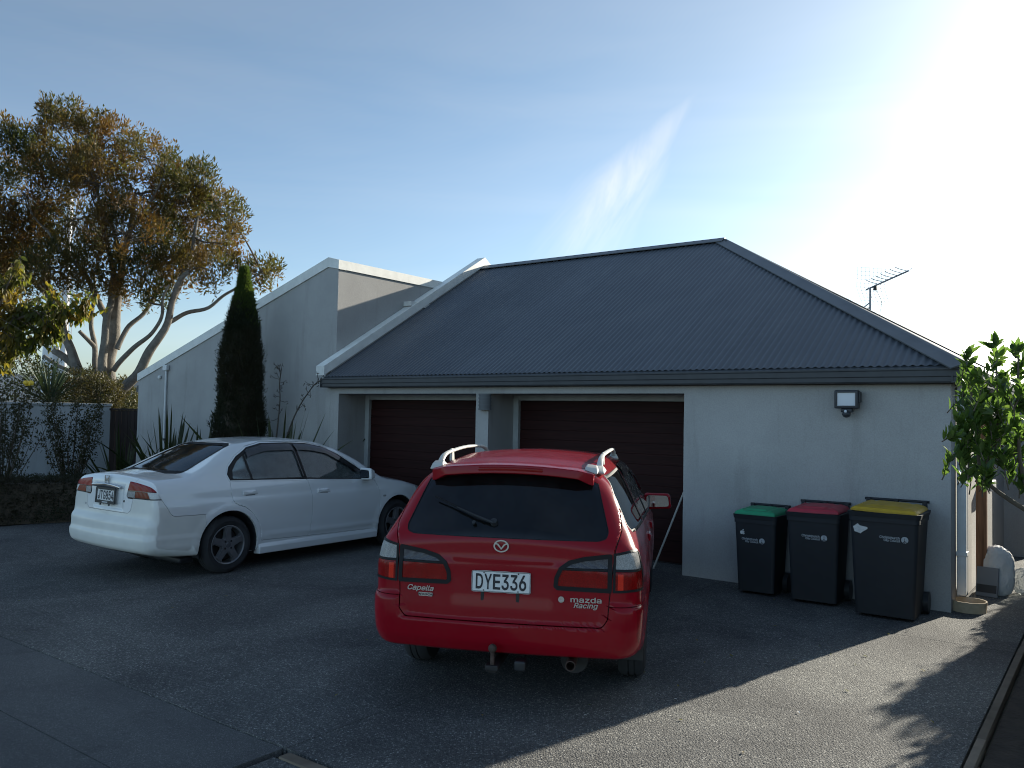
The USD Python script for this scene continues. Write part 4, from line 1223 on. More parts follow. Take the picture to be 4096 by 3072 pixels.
pane_d = door_side.buffer(-.018).difference(pil)
rws = rounded([(-.66, .985), (-.54, 1.37), (.54, 1.37), (.66, .985)], .05)
rws_hole = rear_prism(rws, 1.38, 2.6)
rwells = Manifold()
for xc in (0., 2.67):
    for s in (-1, 1):
        rwells += cyl((xc, s * .50, .305), (xc, s * 1.0, .305), .365, n=72)
rshell = Q0 - (QI ^ rcab) - rwells
rwindows = both(0, rear_side) + both(0, door_side) + rwin_hole + rws_hole
# lamps: inner halves on the tailgate, outer halves on the quarters
lin = rounded([(.655, .955), (.49, .932), (.40, .908), (.345, .868), (.318, .81), (.312, .752), (.336, .734), (.655, .728)], .014)
lout = Polygon([(.662, .956), (.77, .978), (1.0, .985), (1.0, .738), (.77, .735), (.662, .728)])
lout_side = rounded([(-1.2, .99), (-.80, .985), (-.757, .955), (-.742, .87), (-.742, .775), (-.765, .738), (-.80, .73), (-1.2, .73)], .012)
M_ = lambda p_: union_all([p_, mirror_y(p_)])
lin_cut = rear_prism(lin, -1.3, -.80) + rear_prism(mirror_y(lin), -1.3, -.80)
lout_cut = (rear_prism(lout, -1.3, -.5) + rear_prism(mirror_y(lout), -1.3, -.5)) ^ both(0, lout_side)
g2 = .006
tg_cut = rear_prism(tg_out, -1.3, -.57)
tg_gap = rear_prism(tg_out.buffer(g2), -1.3, -.57 + .0001) - tg_cut
bump_region = union_all([shapely.box(-.605, 0, .605, .527), shapely.box(-1.1, 0, -.60, .648), shapely.box(.60, 0, 1.1, .648)])
bump_all = rear_prism(bump_region, -1.3, -.34)
bump_gap = rear_prism(bump_region.buffer(.004), -1.3, -.342) - bump_all - rear_prism(tg_out.buffer(g2), -1.3, -.3)
rdoor = rounded([(.44, 1.0), (.42, .85), (.41, .55), (.44, .32), (1.14, .30), (1.18, .6), (1.16, .98), (1.10, 1.40), (.39, 1.42)], .02)
fdoor = rounded([(1.15, .30), (1.19, .6), (1.17, .98), (1.11, 1.42), (1.4, 1.35), (1.78, 1.15), (2.02, .95), (2.06, .75), (2.04, .40), (1.98, .30)], .02)
rbody = rshell - rwindows - lout_cut - tg_gap - bump_gap
for pl in (rdoor, fdoor):
    rbody = rbody - (both(0, pl.exterior.buffer(.0025)) - QI)
fuel = rounded([(.06, .82), (.06, .98), (.22, .98), (.22, .82)], .03)
tailgate = (rbody ^ tg_cut) - lin_cut
rbumper = (rbody - tg_cut) ^ bump_all
quarter = (rbody - tg_cut) - bump_all
part('body', quarter, 'red_paint', red, 34)
part('bumper', rbumper, 'red_paint', red, 34)
tgp = f'{red}/tailgate'
UsdGeom.Xform.Define(stage, tgp)
part('panel', tailgate, 'red_paint', tgp, 34)
part('rear_window', (QG1 - QG2) ^ (rear_prism(rwin.buffer(-.004), -1.3, -.40) ^ box(-2, -.62, -2, 2, .9, 1.42)), 'privacy_glass', tgp, 34)
blk = (QU - QG1) ^ ((rear_prism(rwin.difference(rwin.buffer(-.004)), -1.3, -.40)) ^ box(-2, -.625, -2, 2, .9, 1.42))
part('window_seal', (Q0 - QG2) ^ (rear_prism(rwin.difference(rwin.buffer(-.004)), -1.3, -.40) ^ box(-2, -.62, -2, 2, .9, 1.42)), 'black_trim', tgp, 34)
# door and quarter glass
for s in (-1, 1):
    sp = lambda p_: side_prism(p_, *((-1.3, -.35) if s < 0 else (.35, 1.3)))
    part('quarter_window', (QG1 - QG2) ^ sp(pane_q), 'privacy_glass', red, 34)
    part('window_frame', (Q0 - QC) ^ sp(rear_side.difference(pane_q)), 'black_trim', red, 34)
    part('window_frame', (Q0 - QC) ^ sp(door_side.difference(pane_d)), 'black_trim', red, 34)
    for pc in pane_d.geoms:
        part('door_window', (QG1 - QG2) ^ sp(pc), 'car_glass', red, 34)
    for a_, b_ in ((.40, 1.10), (1.14, 1.75)):
        vp = door_side.buffer(.01).intersection(shapely.box(a_, 1.0, b_, 1.5))
        vp = vp.difference(affinity.translate(vp, .02, -.085)).intersection(shapely.box(a_, 1.12, b_, 1.5))
        vm = (QV - QU) ^ sp(vp)
        part('wind_deflector', vm, 'visor_plastic', red, 34)
    hz_ = .86
    for hx in (.55, 1.30):
        y0 = float(rb.grid(rb.W, np.array([hx]), np.array([hz_]))[0])
        part('door_handle', Manifold.batch_hull([Manifold.sphere(.011, 10).translate((hx + dx, s * (y0 + oy), hz_ + dz)) for dx, dz, oy in ((0, .018, .004), (.16, .018, .004), (.16, -.016, .004), (0, -.016, .004), (.08, .0, .014))]), 'red_paint', red)
part('windscreen', (QG1 - QG2) ^ rws_hole, 'car_glass', red, 34)
part('cabin_lining', ((QI - QC) ^ rcab) - rwindows - rwells, 'lining', red, 34)
part('underbody', rbox(-.42, 3.4, -.70, .70, .22, .29, .02) - rwells, 'black_plastic', red)
# lamps
zb_ = .858
for s in (-1, 1):
    half = box(-3, 3, 0, 2, 0, 2) if s > 0 else box(-3, 3, -2, 0, 0, 2)
    fs = 1 if s > 0 else -1
    sc_ = lambda p_: p_ if s > 0 else mirror_y(p_)
    for nm, cut, poly, onto in (('inner', lin_cut, lin, tgp), ('outer', lout_cut, lout, red)):
        lp = numbered(f'{onto}/tail_lamp')
        UsdGeom.Xform.Define(stage, lp)
        part('lamp_surround', ((QT - QI) ^ cut ^ half) - (rear_prism(sc_(poly.buffer(-.025 if nm == 'inner' else -.014)), -1.4, -.82 if nm == 'inner' else -.77) - QG2), 'black_trim', lp, 30)
        inn = rear_prism(sc_(poly.buffer(-.025 if nm == 'inner' else -.014)), -1.4, -.82 if nm == 'inner' else -.77) ^ half ^ cut
        up_ = (Q0 - QG2) ^ inn ^ box(-2, 1, -2, 2, zb_ + .008, 2)
        dn_ = (Q0 - QG2) ^ inn ^ box(-2, 1, -2, 2, 0, zb_ - .008)
        part('clear_lens', up_, 'lens_smoke' if nm == 'inner' else 'lens_clear', lp, 30)
        part('divider', (Q0 - QG2) ^ inn ^ box(-2, 1, -2, 2, zb_ - .006, zb_ + .006), 'black_trim', lp, 30)
        if nm == 'outer':
            st3 = box(-2, 1, .690, .722, .70, zb_ - .02) if s > 0 else box(-2, 1, -.722, -.690, .70, zb_ - .02)
            part('reflector', dn_ ^ st3, 'lens_red_bright', lp, 30)
            dn_ = dn_ - st3
        part('red_lens', dn_, 'lens_red', lp, 30)
rx_ = lambda y, z: float(np.interp(z, [.53, .60, .68, .80, .875, .93, 1.02], [-.967, -.963, -.955, -.948, -.946, -.934, -.930])) + .085 * y * y
number_plate(red, (rx_(0, .765) - .002, .002, .765), (0, -1, 0), (.05, 0, 1), 'DYE336', False)
for y in (.115, -.10):
    part('plate_bracket', put(rbox(-.010, .010, -.12, -.06, -.002, .004, .002), (0, -1, 0), (.05, 0, 1), (rx_(y, .765) + .004, y, .765)), 'dark_steel', red)
# emblem: oval ring with a winged V
ov = affinity.scale(Point(0, 0).buffer(1, quad_segs=24), .047, .037)
ov_in = affinity.scale(Point(0, 0).buffer(1, quad_segs=24), .038, .029)
vee = Polygon([(-.044, .010), (-.030, .018), (-.016, .012), (0, -.010), (.016, .012), (.030, .018), (.044, .010), (.026, .008), (.012, -.008), (0, -.022), (-.012, -.008), (-.026, .008)])
low_ = Polygon([(-.036, -.012), (-.022, -.004), (0, -.020), (.022, -.004), (.036, -.012)])
em = union_all([ov.difference(ov_in), vee.intersection(ov)])
part('badge', put(ext(em, frame([1, 0, 0], [0, 1, 0], [0, 0, .007], [0, 0, 0])), (0, -1, 0), (.04, 0, 1), (rx_(0, .976) - .001, .008, .976)), 'badge_silver', tgp)
tx = lambda y: (-.17 * y, -1, 0)
part('lettering', put(text('Capella', .030, .003, True, 1.18, .28), tx(.5), (.05, 0, 1), (rx_(.505, .695) - .001, .505, .697)), 'badge_silver', tgp)
part('lettering_tag', put(ext(shapely.box(-.045, -.011, .045, .011).buffer(-.005).buffer(.005), frame([1, 0, 0], [0, 1, 0], [0, 0, .002], [0, 0, 0])), tx(.47), (.05, 0, 1), (rx_(.472, .665) - .001, .472, .664)), 'badge_silver', tgp)
part('lettering', put(text('WAGON', .0125, .0015, True, 1.5), tx(.47), (.05, 0, 1), (rx_(.472, .665) - .0035, .472, .664)), 'plate_black', tgp)
part('lettering', put(text('mazda', .030, .003, True, 1.45), tx(-.5), (.05, 0, 1), (rx_(-.506, .683) - .001, -.506, .684)), 'badge_silver', tgp)
part('lettering', put(text('Racing', .028, .003, True, 1.15, .25), tx(-.5), (.05, 0, 1), (rx_(-.506, .645) - .001, -.506, .648)), 'badge_silver', tgp)
part('tailgate_lock', put(cyl((0, 0, -.004), (0, 0, .008), .018, n=20) - cyl((0, 0, .004), (0, 0, .01), .007, n=12), (0, -1, 0), (.05, 0, 1), (rx_(-.361, .682), -.361, .682)), 'badge_silver', tgp)


# spoiler over the rear window, drooping at its ends
def spoil(y):
    e = abs(y) / .512
    dz = -.13 * y * y
    dx = .085 * y * y
    end = sm(.80, 1.0, np.array(e)).item()
    return [Manifold.sphere(.006, 8).translate((x + dx, y, z + dz)) for x, z in ((-.56, 1.452), (-.640, 1.462 - .004 * end), (-.728 + .02 * end, 1.446 - .01 * end), (-.733 + .03 * end, 1.404 - .028 * end), (-.66, 1.394 - .02 * end), (-.60, 1.43))]


ys = np.r_[np.linspace(-.512, -.42, 6), np.linspace(-.3, .3, 7), np.linspace(.42, .512, 6)]
sp_ = Manifold()
for a_, b_ in zip(ys[:-1], ys[1:]):
    sp_ += Manifold.batch_hull(spoil(a_) + spoil(b_))
part('spoiler', sp_, 'red_paint', tgp, 40)
part('high_brake_lamp', Manifold.batch_hull([Manifold.sphere(.0085, 8).translate((-.731 + .085 * y * y, y, 1.426 - .13 * y * y + dz)) for y in (-.20, -.08, .08, .2) for dz in (-.006, .006)]), 'lens_red', tgp)
# wiper: spindle, arm and blade lying up across the glass
wp = f'{tgp}/wiper'
UsdGeom.Xform.Define(stage, wp)
wz_ = lambda y, z, o=.012: np.array([float(np.interp(z, [1.02, 1.06, 1.235, 1.385], [-.930, -.912, -.78, -.665])) + .085 * y * y - o, y, z])
part('spindle', put(cyl((0, 0, -.01), (0, 0, .022), .024, .019, n=20), (0, -1, 0), (.76, 0, 1), wz_(.066, 1.108, .002)), 'black_plastic', wp)
part('arm', tube([wz_(.066, 1.108, .022), wz_(.20, 1.150, .030), wz_(.31, 1.188, .03)], [.010, .008, .005], 8), 'black_plastic', wp)
part('blade', tube([wz_(.13, 1.118, .020), wz_(.31, 1.188, .022), wz_(.47, 1.243, .020)], [.006, .007, .005], 8), 'black_trim', wp)
part('washer_jet', put(cyl((0, 0, 0), (0, 0, .014), .012, n=12), (0, -1, 0), (.76, 0, 1), wz_(.19, 1.10, .006)), 'black_plastic', tgp)
# roof rails with their feet, and the blanking pieces on the tailgate
for s in (-1, 1):
    rp_ = numbered(f'{red}/roof_rail')
    UsdGeom.Xform.Define(stage, rp_)
    ry = .535
    rz = lambda x: float(np.interp(x, [-.6, -.3, .2, .8, 1.15], [1.43, 1.482, 1.506, 1.502, 1.474])) - .13 * ry * ry - .012
    arc = spline([(-.47, s * ry, rz(-.47) - .004), (-.42, s * ry, rz(-.42) + .034), (-.34, s * ry, rz(-.34) + .057), (-.2, s * ry, rz(-.2) + .063), (.4, s * (ry + .01), rz(.4) + .062), (.8, s * (ry + .005), rz(.8) + .056), (.98, s * ry, rz(.98) + .045), (1.06, s * ry, rz(1.06) - .004)], 40)
    rt = tube(arc, np.interp(np.linspace(0, 1, 40), [0, .06, .15, .85, 1], [.020, .016, .0125, .0125, .018]), 10)
    rt.vertices[:, 1] = (rt.vertices[:, 1] - s * ry) * 1.25 + s * ry
    part('bar', rt, 'rail_grey', rp_)
    part('foot', Manifold.batch_hull([Manifold.sphere(.010, 8).translate((x, s * y, rz(-.4) + z)) for x, y, z in ((-.53, .505, -.006), (-.53, .565, -.010), (-.36, .505, .0), (-.36, .565, -.004), (-.45, .515, .024), (-.45, .555, .022))]), 'rail_grey', rp_)
    part('strut', Manifold.batch_hull([Manifold.sphere(.010, 8).translate((x, s * ry, z)) for x, z in ((-.16, rz(-.1)), (-.10, rz(-.1)), (-.15, rz(-.1) + .07), (-.12, rz(-.1) + .07))]), 'rail_grey', rp_)
    part('foot', Manifold.batch_hull([Manifold.sphere(.012, 8).translate((x, s * y, rz(1.05) + z)) for x, y, z in ((1.12, .51, -.01), (1.12, .56, -.01), (.98, .51, .0), (.98, .56, .0), (1.04, .52, .02), (1.04, .55, .02))]), 'rail_grey', rp_)
    part('rail_cap', Manifold.batch_hull([Manifold.sphere(.007, 8).translate((x, s * y, 1.405 + z)) for x, y, z in ((-.655, .46, .012), (-.655, .535, .006), (-.575, .46, .030), (-.575, .535, .022), (-.585, .475, .052), (-.585, .525, .046), (-.63, .47, .036), (-.63, .53, .030))]), 'rail_grey', tgp)
    # mirrors
    mp_ = numbered(f'{red}/door_mirror')
    UsdGeom.Xform.Define(stage, mp_)
    hs = Manifold.batch_hull([Manifold.sphere(.030, 14).translate((x, s * y, z)) for x, y, z in ((1.84, .80, .965), (1.84, .80, 1.055), (1.83, .985, .975), (1.83, .975, 1.055), (1.93, .82, .975), (1.93, .82, 1.03), (1.91, .95, .985), (1.91, .94, 1.03))])
    hole = rear_prism(rounded([(s * .79, .955), (s * .79, 1.068), (s * .985, 1.066), (s * 1.000, .965)], .025), 1.75, 1.822)
    part('housing', hs - hole, 'red_paint', mp_)
    part('mirror_glass', rear_prism(rounded([(s * .793, .958), (s * .793, 1.065), (s * .982, 1.063), (s * .997, .968)], .025), 1.812, 1.8213), 'mirror_silver', mp_)
    part('mirror_foot', Manifold.batch_hull([Manifold.sphere(.02, 10).translate((x, s * y, z)) for x, y, z in ((1.84, .75, .96), (1.96, .75, .95), (1.85, .75, 1.05), (1.86, .83, .98), (1.90, .83, .99))]), 'black_trim', mp_)
for xc in (0., 2.67):
    for s in (-1, 1):
        ln = (cyl((xc, s * .50, .305), (xc, s * .815, .305), .364, n=48) - cyl((xc, s * .512, .305), (xc, s * .9, .305), .352, n=48)) ^ box(-2, 5, -2, 2, .20, 2)
        part('arch_liner', ln, 'black_plastic', red)
        wheel(red, xc, s * .835, .305, .185, .185, 5, 'rim_silver', s)
# tow bar, exhaust, hanging bracket
tb = f'{red}/tow_bar'
UsdGeom.Xform.Define(stage, tb)
part('tongue', cat([rbox(-1.03, -.5, .005, .055, .245, .285, .006), rbox(-1.06, -.98, -.01, .07, .265, .300, .008)]), 'dark_steel', tb)
part('ball', cat([cyl((-1.03, .03, .29), (-1.03, .03, .375), .013, n=14), Manifold.sphere(.026, 20).translate((-1.03, .03, .392))]), 'rust_steel', tb)
part('cross_member', cyl((-.72, -.40, .355), (-.72, .40, .355), .025, n=14), 'dark_steel', tb)
part('socket', rbox(-.99, -.90, -.16, -.09, .255, .315, .012), 'black_plastic', tb)
ex = cyl((-.35, -.40, .27), (-.93, -.42, .292), .030, n=24) - cyl((-.80, -.4155, .2872), (-1.0, -.422, .2947), .025, n=24)
part('exhaust_pipe', ex, 'rust_steel', red)
part('silencer', cyl((-.34, -.42, .27), (-.72, -.42, .275), .085, n=24).scale((1, 1, 1)), 'dark_steel', red)
part('mud_flap', rbox(-.395, -.385, -.83, -.62, .20, .40, .004), 'black_plastic', red)
part('mud_flap', rbox(-.395, -.385, .62, .83, .20, .40, .004), 'black_plastic', red)
seats(red, 1.15, .30)
part('load_floor', rbox(-.84, .1, -.60, .60, .50, .53, .01), 'seat_cloth', red)
part('dashboard', rbox(1.75, 2.15, -.66, .66, .74, .95, .06), 'dash_plastic', red)
# ---------------------------------------------------------------- wheelie bins
def lerp_rect(w0, d0, w1, d1, h0, h1, r0=.03, r1=.04, n=7):
    """A tapered tub: rounded rectangles from bottom to top."""
    rings = []
    for t in np.linspace(0, 1, n):
        w, d, r = w0 + (w1 - w0) * t, d0 + (d1 - d0) * t, r0 + (r1 - r0) * t
        p = shapely.box(-w / 2 + r, -d / 2 + r, w / 2 - r, d / 2 - r).buffer(r, quad_segs=5)
        rings.append(np.column_stack([np.array(p.exterior.coords)[:-1], np.full(len(p.exterior.coords) - 1, h0 + (h1 - h0) * t)]))
    n_ = len(rings[0])
    V = np.vstack(rings); i = np.arange(n_); j = (i + 1) % n_
    F = []
    for k in range(n - 1):
        o = k * n_
        F += [np.stack([o + i, o + n_ + j, o + j], 1), np.stack([o + i, o + n_ + i, o + n_ + j], 1)]
    V = np.vstack([V, [0, 0, h0], [0, 0, h1]])
    F += [np.stack([np.full(n_, len(V) - 2), i, j], 1), np.stack([np.full(n_, len(V) - 1), (n - 1) * n_ + j, (n - 1) * n_ + i], 1)]
    t = trimesh.Trimesh(V, np.concatenate(F), process=False)
    if t.volume < 0:
        t.invert()
    return man(t)


def wheelie_bin(loc, rz, w, d, h, lid_mat, label, lid_tilt=0., apple=False, torn=False, logo_x=0.0, logo_z=.78):
    """Bin with its front towards local -y: ribbed tub, rim, lid, handle bar at the back, two wheels, printed council mark."""
    t = xf('wheelie_bin', loc, rz, label, 'bin')
    tub = lerp_rect(w * .80, d * .70, w * .93, d * .86, .03, h - .07)
    for sx in (-1, 1):                                       # pressed panels and a vertical rib
        tub -= lerp_rect(w * .012, d * .40, w * .012, d * .5, .12, h - .25, .002, .002).translate((sx * w * .468, 0, 0))
    rim = lerp_rect(w * .97, d * .90, w * 1.0, d * .94, h - .085, h - .045, .04, .045, 3) + lerp_rect(w * .95, d * .88, w * .95, d * .88, h - .13, h - .08, .04, .04, 3)
    part('tub', tub, 'bin_body', t, 30)
    part('rim', rim - lerp_rect(w * .86, d * .80, w * .86, d * .80, h - .2, h, .03, .03, 3), 'bin_body', t, 30)
    # lid: a shallow crowned shell with moulded ridges
    nx, ny = 33, 41
    X, Y = np.meshgrid(np.linspace(-.5, .5, nx), np.linspace(-.5, .5, ny), indexing='ij')
    e = np.maximum(np.abs(X) ** 6 * 64, np.abs(Y) ** 6 * 64)
    Z = .030 * (1 - e) ** .5 + .012 * (Y + .5) * (1 - e) ** .5 + .012 * sm(.30, .22, np.abs(X)) * sm(.40, .30, np.abs(Y)) + .008 * (sm(.06, .03, np.abs(np.abs(X) - .36)) * sm(.42, .36, np.abs(Y)))
    Z = np.maximum(Z, 0)
    V = np.stack([X * w * .90, Y * d * .90 + .02 * d, h - .042 + Z + .012], -1).reshape(-1, 3)
    i, j = np.meshgrid(np.arange(nx - 1), np.arange(ny - 1), indexing='ij')
    a_ = (i * ny + j).ravel()
    top = np.concatenate([np.stack([a_, a_ + ny, a_ + ny + 1], 1), np.stack([a_, a_ + ny + 1, a_ + 1], 1)])
    Vb = V.copy(); Vb[:, 2] = h - .046
    b_ = np.concatenate([np.arange(nx) * ny, (nx - 1) * ny + np.arange(1, ny), (np.arange(nx - 1)[::-1]) * ny + ny - 1, np.arange(1, ny - 1)[::-1]])
    n_ = nx * ny
    sk = [(b_[k], b_[(k + 1) % len(b_)]) for k in range(len(b_))]
    side = np.array([[p_, n_ + q_, q_] for p_, q_ in sk] + [[p_, n_ + p_, n_ + q_] for p_, q_ in sk])
    lid_ = trimesh.Trimesh(np.vstack([V, Vb]), np.vstack([top, top[:, ::-1] + n_, side]), process=False)
    lid_.apply_transform(trimesh.transformations.rotation_matrix(lid_tilt, (0, 1, 0), (0, 0, h - .045)))
    part('lid', lid_, lid_mat, t, 40)
    part('handle', cyl((-w * .46, d * .53, h + .022), (w * .46, d * .53, h + .022), .013, n=12), 'bin_body', t)
    for sx in (-.40, 0, .40):
        part('hinge', rbox(sx * w - .02, sx * w + .02, d * .46, d * .545, h - .055, h + .030, .006), 'bin_body', t)
    for sx in (-1, 1):
        part('wheel', cyl((sx * (w * .40), d * .38, .10), (sx * (w * .40 + .05), d * .38, .10), .10, n=28), 'black_plastic', t)
    # printed council mark on the front
    slope = d * .16 / 2 / (h - .1)
    yf = lambda z: -(d * .70 / 2 + (z - .03) / (h - .10) * d * .16 / 2) - .0012
    up = (0, -slope, 1)
    for s_, dz, sc_ in (('Christchurch', .0, .022), ('City Council', -.028, .019)):
        tt = text(s_, sc_, .0012, True, .92)
        part('printed_lettering', put(tt, (1, 0, 0), up, (logo_x + (.02 if dz else 0), yf(logo_z + dz), logo_z + dz)), 'print_white', t)
    disc = Point(0, 0).buffer(.029, quad_segs=12)
    tree_ = union_all([Polygon([(-.003, -.03), (.003, -.03), (.002, .016), (-.002, .016)]), Polygon([(-.018, -.022), (0, -.006), (.018, -.022), (.012, -.026), (0, -.014), (-.012, -.026)])])
    part('printed_mark', put(ext(disc.difference(tree_), frame([1, 0, 0], [0, 1, 0], [0, 0, .0012], [0, 0, 0])), (1, 0, 0), up, (logo_x + .125, yf(logo_z - .012), logo_z - .012)), 'print_white', t)
    if apple:
        ap = union_all([affinity.scale(Point(-.009, 0).buffer(.016), 1, 1.15), affinity.scale(Point(.009, 0).buffer(.016), 1, 1.15)]).difference(Point(.029, .003).buffer(.012)).union(affinity.rotate(affinity.scale(Point(.006, .027).buffer(.010), .45, 1), -35))
        part('apple_sticker', put(ext(ap, frame([1, 0, 0], [0, 1, 0], [0, 0, .001], [0, 0, 0])), (1, 0, 0), up, (logo_x - .075, yf(logo_z + .06), logo_z + .06)), 'sticker_white', t)
    if torn:
        r_ = np.random.default_rng(5)
        a = np.sort(r_.uniform(0, 2 * np.pi, 13))
        pl = Polygon(np.stack([np.cos(a) * .055 * r_.uniform(.55, 1.15, 13) * 1.2, np.sin(a) * .045 * r_.uniform(.6, 1.2, 13)], 1)).buffer(0)
        part('torn_sticker', put(ext(pl, frame([1, 0, 0], [0, 1, 0], [0, 0, .001], [0, 0, 0])), (1, 0, 0), up, (-w * .33, yf(h - .20), h - .20)), 'sticker_white', t)
    return t


wheelie_bin(hw(1.70, -.30), HOUSE_RZ, .46, .50, .85, 'lid_green', 'small dark wheelie bin with a green lid, leftmost against the garage wall', apple=True, logo_x=-.05, logo_z=.56)
wheelie_bin(hw(1.12, -.33), HOUSE_RZ + 3, .53, .56, .925, 'lid_red', 'dark wheelie bin with a red lid standing between the green-lidded and yellow-lidded ones', lid_tilt=-.02, logo_x=-.02, logo_z=.66)
wheelie_bin(hw(.44, -.46), HOUSE_RZ + 2, .62, .70, 1.0, 'lid_yellow', 'largest dark wheelie bin, with a yellow lid and a torn white sticker', lid_tilt=.03, torn=True, logo_x=.05, logo_z=.74)

# ---------------------------------------------------------------- sacks and post by the side wall
def sack(name, loc, sx, sy, sz, m, label, seed, knot=True, amp=.16):
    s_ = trimesh.creation.icosphere(5, 1.0)
    v = s_.vertices
    v = np.sign(v) * np.abs(v) ** .72
    nn = meshkit.fbm(v * 2.1 + seed, 4, seed) - .5
    n2 = np.abs(meshkit.fbm(v * np.array([5., 5., 2.2]) + seed * 3, 3, seed + 5) - .5)
    v = v * (1 + amp * nn - amp * .7 * n2)[:, None]
    v[:, 2] = np.maximum(v[:, 2], -.86)
    v = (v + [0, 0, .86]) * [sx, sy, sz / 1.86]
    t = xf(name, loc, 0, label, 'sack')
    part('bag', (v, s_.faces), m, t, 50)
    return t


sack('rubbish_sack', hw(-.24, 1.28), .155, .14, .50, 'sack_white', 'full white plastic sack standing against the side wall by the brown timber post', 3)
sack('rubbish_sack', hw(-.50, 1.50), .13, .13, .27, 'clear_bag', 'small shiny clear bag slumped to the right of the white sack', 8, amp=.3)
cb = xf('cardboard_box', hw(-.17, 1.06), HOUSE_RZ - 12, 'flat grey carton with dark printing leaning in front of the white sack', 'carton')
cm = rbox(-.10, .10, -.018, .018, 0, .30, .004).rotate((-14, 0, 6))
part('carton', cm, 'card_grey', cb)
part('printed_band', rbox(-.09, .09, -.0212, -.0182, .04, .12, .001).rotate((-14, 0, 6)), 'print_dark', cb)
tp_ = xf('timber_post', hw(.0, 0), HOUSE_RZ, 'reddish brown timber post standing against the side wall behind the downpipe', 'post')
part('plank', rbox(.06, .16, 1.18, 1.25, 0, 1.98, .006), 'post_timber', tp_)
part('batten', rbox(.06, .10, 1.26, 1.34, 0, 1.98, .006), 'post_timber', tp_)
mt = xf('meter_box', hw(0, 0), HOUSE_RZ, 'small white box fixed to the side wall beyond the timber post', 'box')
part('case', rbox(.004, .14, 1.9, 2.2, 1.02, 1.14, .01), 'pvc_white', mt)
pw = xf('brick_planter', hw(-1.1, 7.4), HOUSE_RZ, 'low terracotta brick planter beyond the end of the side path', 'planter')
for c in range(9):
    for k in range(5):
        if c in (0, 8) or k in (0, 4) or True:
            part('brick', rbox(-.55 + k * .235 + (c % 2) * .08, -.55 + k * .235 + .222 + (c % 2) * .08, -.12, .0, .004 + c * .084, .078 + c * .084, .005, 6), 'terracotta', pw)
pp = xf('garden_post', hw(-.72, 6.6), HOUSE_RZ, 'dark square post beside the side path near the brick planter', 'post')
part('shaft', rbox(-.06, .06, -.06, .06, 0, 1.75, .008), 'gate_boards', pp)
part('cap', rbox(-.075, .075, -.075, .075, 1.75, 1.79, .01), 'gate_boards', pp)
# neighbour's house: pale roof glimpsed behind the laurel
nh = xf('neighbour_house', hw(-5.2, 17.0), HOUSE_RZ + 8, 'neighbouring house with a pale metal roof glimpsed behind the glossy tree on the right', 'house')
part('wall', box(-3, 5, 0, 7, 0, 2.4), 'stucco', nh)
part('roof', ext(Polygon([(-.5, 2.35), (3.5, 4.3), (7.5, 2.35), (7.5, 2.45), (3.5, 4.42), (-.5, 2.45)]), frame([0, 1, 0], [0, 0, 1], [9, 0, 0], [-3.5, 0, 0])), 'roof_pale', nh)
part('window', box(-.5, 1.2, -.03, .0, .9, 2.0), 'black_gloss', nh)

# ---------------------------------------------------------------- gate and garden wall on the left
gt = xf('garden_gate', hw(14.80, .38), HOUSE_RZ, 'dark brown boarded gate between the house corner and the garden wall', 'gate')
for k in range(10):
    part('board', rbox(-.014 - (k + 1) * .128, -.014 - k * .128 - .006, -.02 + .002 * (k % 2), .012, .05, 1.72, .004, 6), 'gate_boards', gt)
part('rail', box(-1.29, -.01, .013, .05, .35, .45), 'gate_boards', gt)
part('rail', box(-1.29, -.01, .013, .05, 1.35, 1.45), 'gate_boards', gt)
part('capping', rbox(-1.30, -.005, -.04, .05, 1.722, 1.765, .008), 'gate_boards', gt)
gw0 = hw(16.13, .40)
gw1 = gw0 + np.array([-5.8, -4.2, 0])
d_ = gw1 - gw0; L_ = np.linalg.norm(d_)
gw = xf('garden_wall', gw0, math.degrees(math.atan2(d_[1], d_[0])), 'long plastered garden wall behind the low hedge on the left', 'garden wall')
part('panel', box(0, L_, -.10, .10, 0, 1.80), 'fence_plaster', gw)
part('coping', rbox(-.02, L_ + .02, -.125, .125, 1.802, 1.86, .012), 'fence_plaster', gw)
# the mast far behind, seen between the branches
mp0 = at(215, 1630, 60.0)
ms = xf('mast', (mp0[0], mp0[1], 0), 0, 'tall pale mast with a climbing ladder far behind the big tree', 'mast')
part('base', cyl((-.35, 0, 0), (-.35, 0, 6.2), .72, .55, n=28), 'mast_paint', ms)
part('pole', cyl((.55, 0, 0), (.55, 0, 17.0), .27, .24, n=24), 'mast_paint', ms)
for sx in (.90, 1.12):
    part('ladder_rail', cyl((sx, -.12, 0), (sx, -.12, 17.0), .025, n=8), 'galvanised', ms)
part('ladder_rungs', cat([cyl((.90, -.12, z), (1.12, -.12, z), .016, n=6) for z in np.arange(.5, 17, .45)]), 'galvanised', ms, kind='stuff')
# ---------------------------------------------------------------- plants
def px_path(pts, y, jit=0., r=None):
    """Points of the photograph at about the distance y, with a little depth."""
    out = []
    for k, (a, b) in enumerate(pts):
        out.append(at(a, b, y + (jit * (k / max(1, len(pts) - 1)))))
    return np.array(out)


def zmap(pts, ox, oy, sc):
    return [(ox + a * sc, oy + b * sc) for a, b in pts]


def twig_leaves(r, tips, up, n_per, spread, L, W, out_w=.6, up_w=.6, rnd=.5):
    """Leaves round twig tips: n_per each, within spread, pointing away from the twig and upwards."""
    n = len(tips) * n_per
    T = np.repeat(tips, n_per, 0); U = np.repeat(up, n_per, 0)
    off = rand_dirs(n, r) * (r.uniform(0, 1, (n, 1)) ** .5) * spread * np.array([.7, .7, 1.25])
    D = norm(norm(off) * out_w + U * up_w + rand_dirs(n, r) * rnd)
    N = norm(rand_dirs(n, r) + [0, 0, .8])
    return T + off, D, N, L * r.uniform(.6, 1.25, n), W * r.uniform(.7, 1.2, n)


